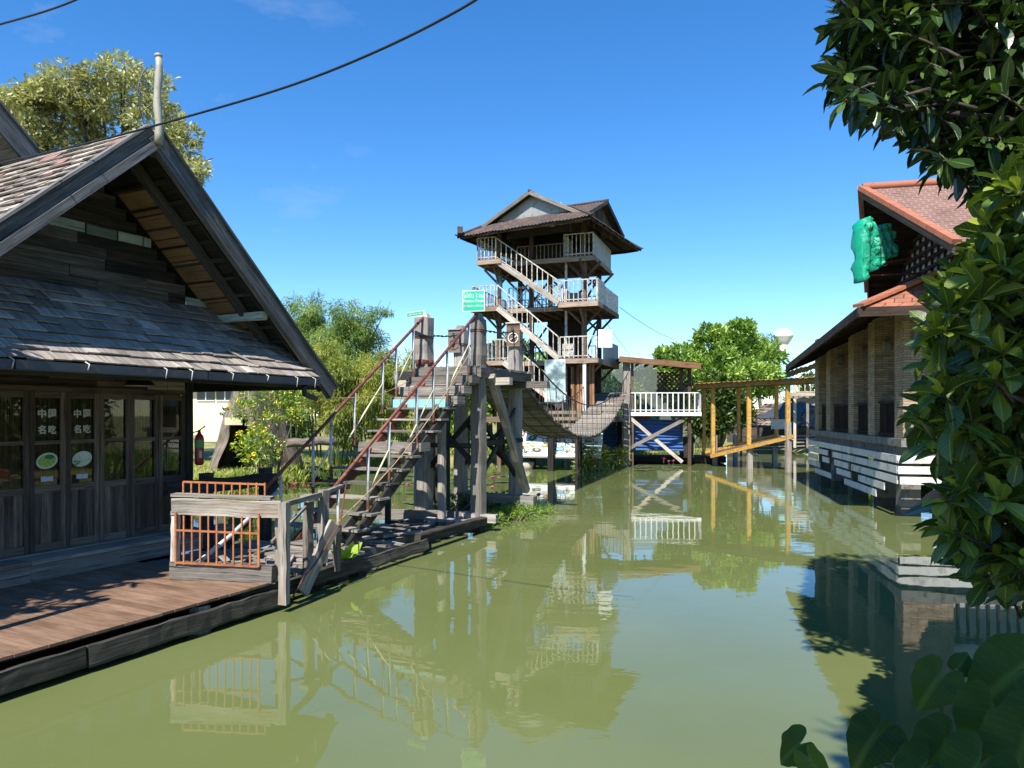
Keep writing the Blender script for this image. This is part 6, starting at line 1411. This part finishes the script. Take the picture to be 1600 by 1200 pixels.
TARO = [('taro plant with one upright leaf standing over the white reflection', (1.45, 2.0), [((1466, 1062), 2.05, (-.55, .1, -.8), (-.75, -.6, .25), .115), ((1500, 1040), 2.2, (.5, .2, .5), (-.3, -.8, .3), .06)]),
        ('low taro plant at the bottom edge left of the others', (.8, 1.72), [((1248, 1165), 1.85, (-.5, .3, -.6), (-.35, -.5, .7), .085), ((1268, 1190), 1.7, (.2, -.3, -.4), (-.8, -.4, .3), .07)]),
        ('taro plant with a broad leaf tipped left at the bottom centre right', (1.15, 1.8), [((1368, 1150), 1.95, (-.6, -.1, -.65), (-.45, -.5, .6), .12), ((1395, 1148), 2.1, (.5, .4, .15), (-.2, -.7, .5), .07)]),
        ('large taro plant with overlapping broad leaves in the bottom right corner', (1.6, 1.9), [((1555, 1120), 1.85, (-.3, -.25, -.85), (-.5, -.7, .45), .16), ((1480, 1165), 1.8, (-.6, -.2, -.5), (-.3, -.6, .7), .13), ((1600, 1170), 1.65, (-.4, -.3, -.7), (-.2, -.7, .6), .16), ((1530, 1195), 1.6, (-.5, -.3, -.3), (-.2, -.6, .7), .13), ((1445, 1200), 1.75, (-.5, -.2, -.3), (-.3, -.5, .7), .11)]),
        ('taro plant with one wide leaf at the right edge below the glossy tree', (2.1, 2.35), [((1590, 1050), 2.1, (-.5, .1, -.45), (-.35, -.6, .7), .19), ((1640, 1100), 2.2, (-.6, -.1, -.5), (-.3, -.6, .7), .19), ((1700, 1050), 2.2, (-.4, -.2, -.5), (-.2, -.6, .8), .2)])]
for lab, (bx, by), lv in TARO:
    t = thing('taro_plant', lab, 'plant', (bx, by, gh(bx, by)))
    for (px, py), Y, d, up, s in lv:
        c = P(px, py, Y); lf = taro_leaf(c, d, up, s, t, rnd(.2, .8)); b = BASE[t]; m = MB(); k = b.lerp(c, .55)+V((.02, .08, .12)); m.tube([b-Z*.1, b.lerp(k, .6)+Z*.05, k, c-V(up).normalized()*.004], [.016, .014, .011, .007], 6); m.build('stalk', M['stem'], lf)
# unseen trees: the first casts the deck shade, the others are added to block light
crown_tree('shade_tree', 'leafy tree standing beside the deck left of the view', 'tree', (-7.9, 2.2, gh(-7.9, 2.2)), [((-7.25, 4.1, 4.4), (1.2, 1.2, .8)), ((-6.65, 5.3, 4.3), (1.0, 1.0, .7)), ((-8.0, 3.4, 5.0), (1.2, 1.2, .8)), ((-6.3, 6.1, 4.2), (.7, .8, .5)), ((-8.5, 2.4, 4.6), (1.2, 1.2, .8))], 260, .24, 'lf_tree', LF_ELL, .16, gaps=.2)
crown_tree('shade_tree', 'leafy tree added unseen behind the viewpoint to shade the near bank', 'tree', (1.9, -2.6, gh(1.9, -2.6)), [((.2, -1.1, 4.6), (1.4, 1.0, .9)), ((1.4, -1.2, 4.3), (1.3, 1.0, .9)), ((2.4, -.8, 4.2), (1.2, 1.0, .9)), ((.7, -2.1, 5.4), (1.3, 1.0, .8)), ((1.6, -.3, 3.7), (.9, .6, .6)), ((.7, -.4, 3.9), (.9, .7, .6)), ((-.5, -.6, 4.0), (1.0, .8, .6)), ((1.1, -1.0, 6.7), (1.1, .9, .9)), ((2.1, -1.1, 6.6), (1.1, .9, .9))], 330, .24, 'lf_tree', LF_ELL, .16)  # crown added out of view to shade the taro and the lower near leaves
crown_tree('added_bank_tree', 'bushy tree added beyond the frame on the right bank to dim the door reflections', 'tree', (16.5, 10, gh(16.5, 10)), [((16, 10, 2.2), (2.2, 2.4, 2)), ((16.5, 11.5, 3.6), (2, 2, 1.6)), ((16.5, 8.5, 3.4), (2, 2, 1.8))], 90, .34, 'lf_tree', LF_ELL, .16)  # unseen tree added to keep bright sky out of the door panes
crown_tree('added_bank_tree', 'round tree added out of view on the right bank to dim the door reflections', 'tree', (14, 6, gh(14, 6)), [((13.6, 6, 2.4), (2, 2, 2)), ((14.5, 4, 3), (2, 2, 2.2))], 90, .34, 'lf_bush', LF_ELL, .16)  # second unseen tree, added to darken the same pane reflections
m = MB(); a = V((-5.2, 5.9, .36)); t = thing('lamp_post', 'slim dark post at the near end of the deck left of the view', 'post', a)
m.tube([a, a+Z*1.2, a+Z*2.4], [.075, .07, .055], 8); m.build('pole', M['black'], t); m = MB(); m.tube([a+Z*2.4, a+Z*2.44, a+Z*2.52], [.075, .075, .02], 8); m.build('cap', M['black'], t)
def spline(pts, k=10):
    out_ = []; pts = [V(p) for p in pts]; q = [pts[0]*2-pts[1]]+pts+[pts[-1]*2-pts[-2]]
    for i in range(1, len(q)-2):
        for j in range(k):
            t_ = j/k; a, b, c, d = q[i-1], q[i], q[i+1], q[i+2]; out_.append(.5*((2*b)+(c-a)*t_+(2*a-5*b+4*c-d)*t_*t_+(3*b-a-3*c+d)*t_*t_*t_))
    return out_+[pts[-1]]
m = MB(); m.tube(spline([P(800, -50, 5.0), P(740, 2, 5.2), P(600, 75, 5.7), P(450, 135, 6.3), P(275, 187, 7.1), P(120, 228, 7.7), P(-90, 275, 8.1)]), .011, 6); tag(m.build('overhead_cable', M['black']), 'long black cable sagging across the sky to the house gable', 'cable')
m = MB(); m.tube(spline([P(220, -60, 7), P(118, 0, 7.2), P(0, 38, 7.5), P(-100, 60, 7.8)]), .011, 6); tag(m.build('overhead_cable', M['black']), 'short black cable crossing the top left corner', 'cable')
m = MB(); m.tube(spline([P(470, 618, 12.1), P(530, 622, 12.6), P(590, 617, 13.4), P(640, 595, 14.5)]), .007, 5); tag(m.build('thin_rope', M['rope']), 'thin pale line from the downpipe to the stairs', 'rope')
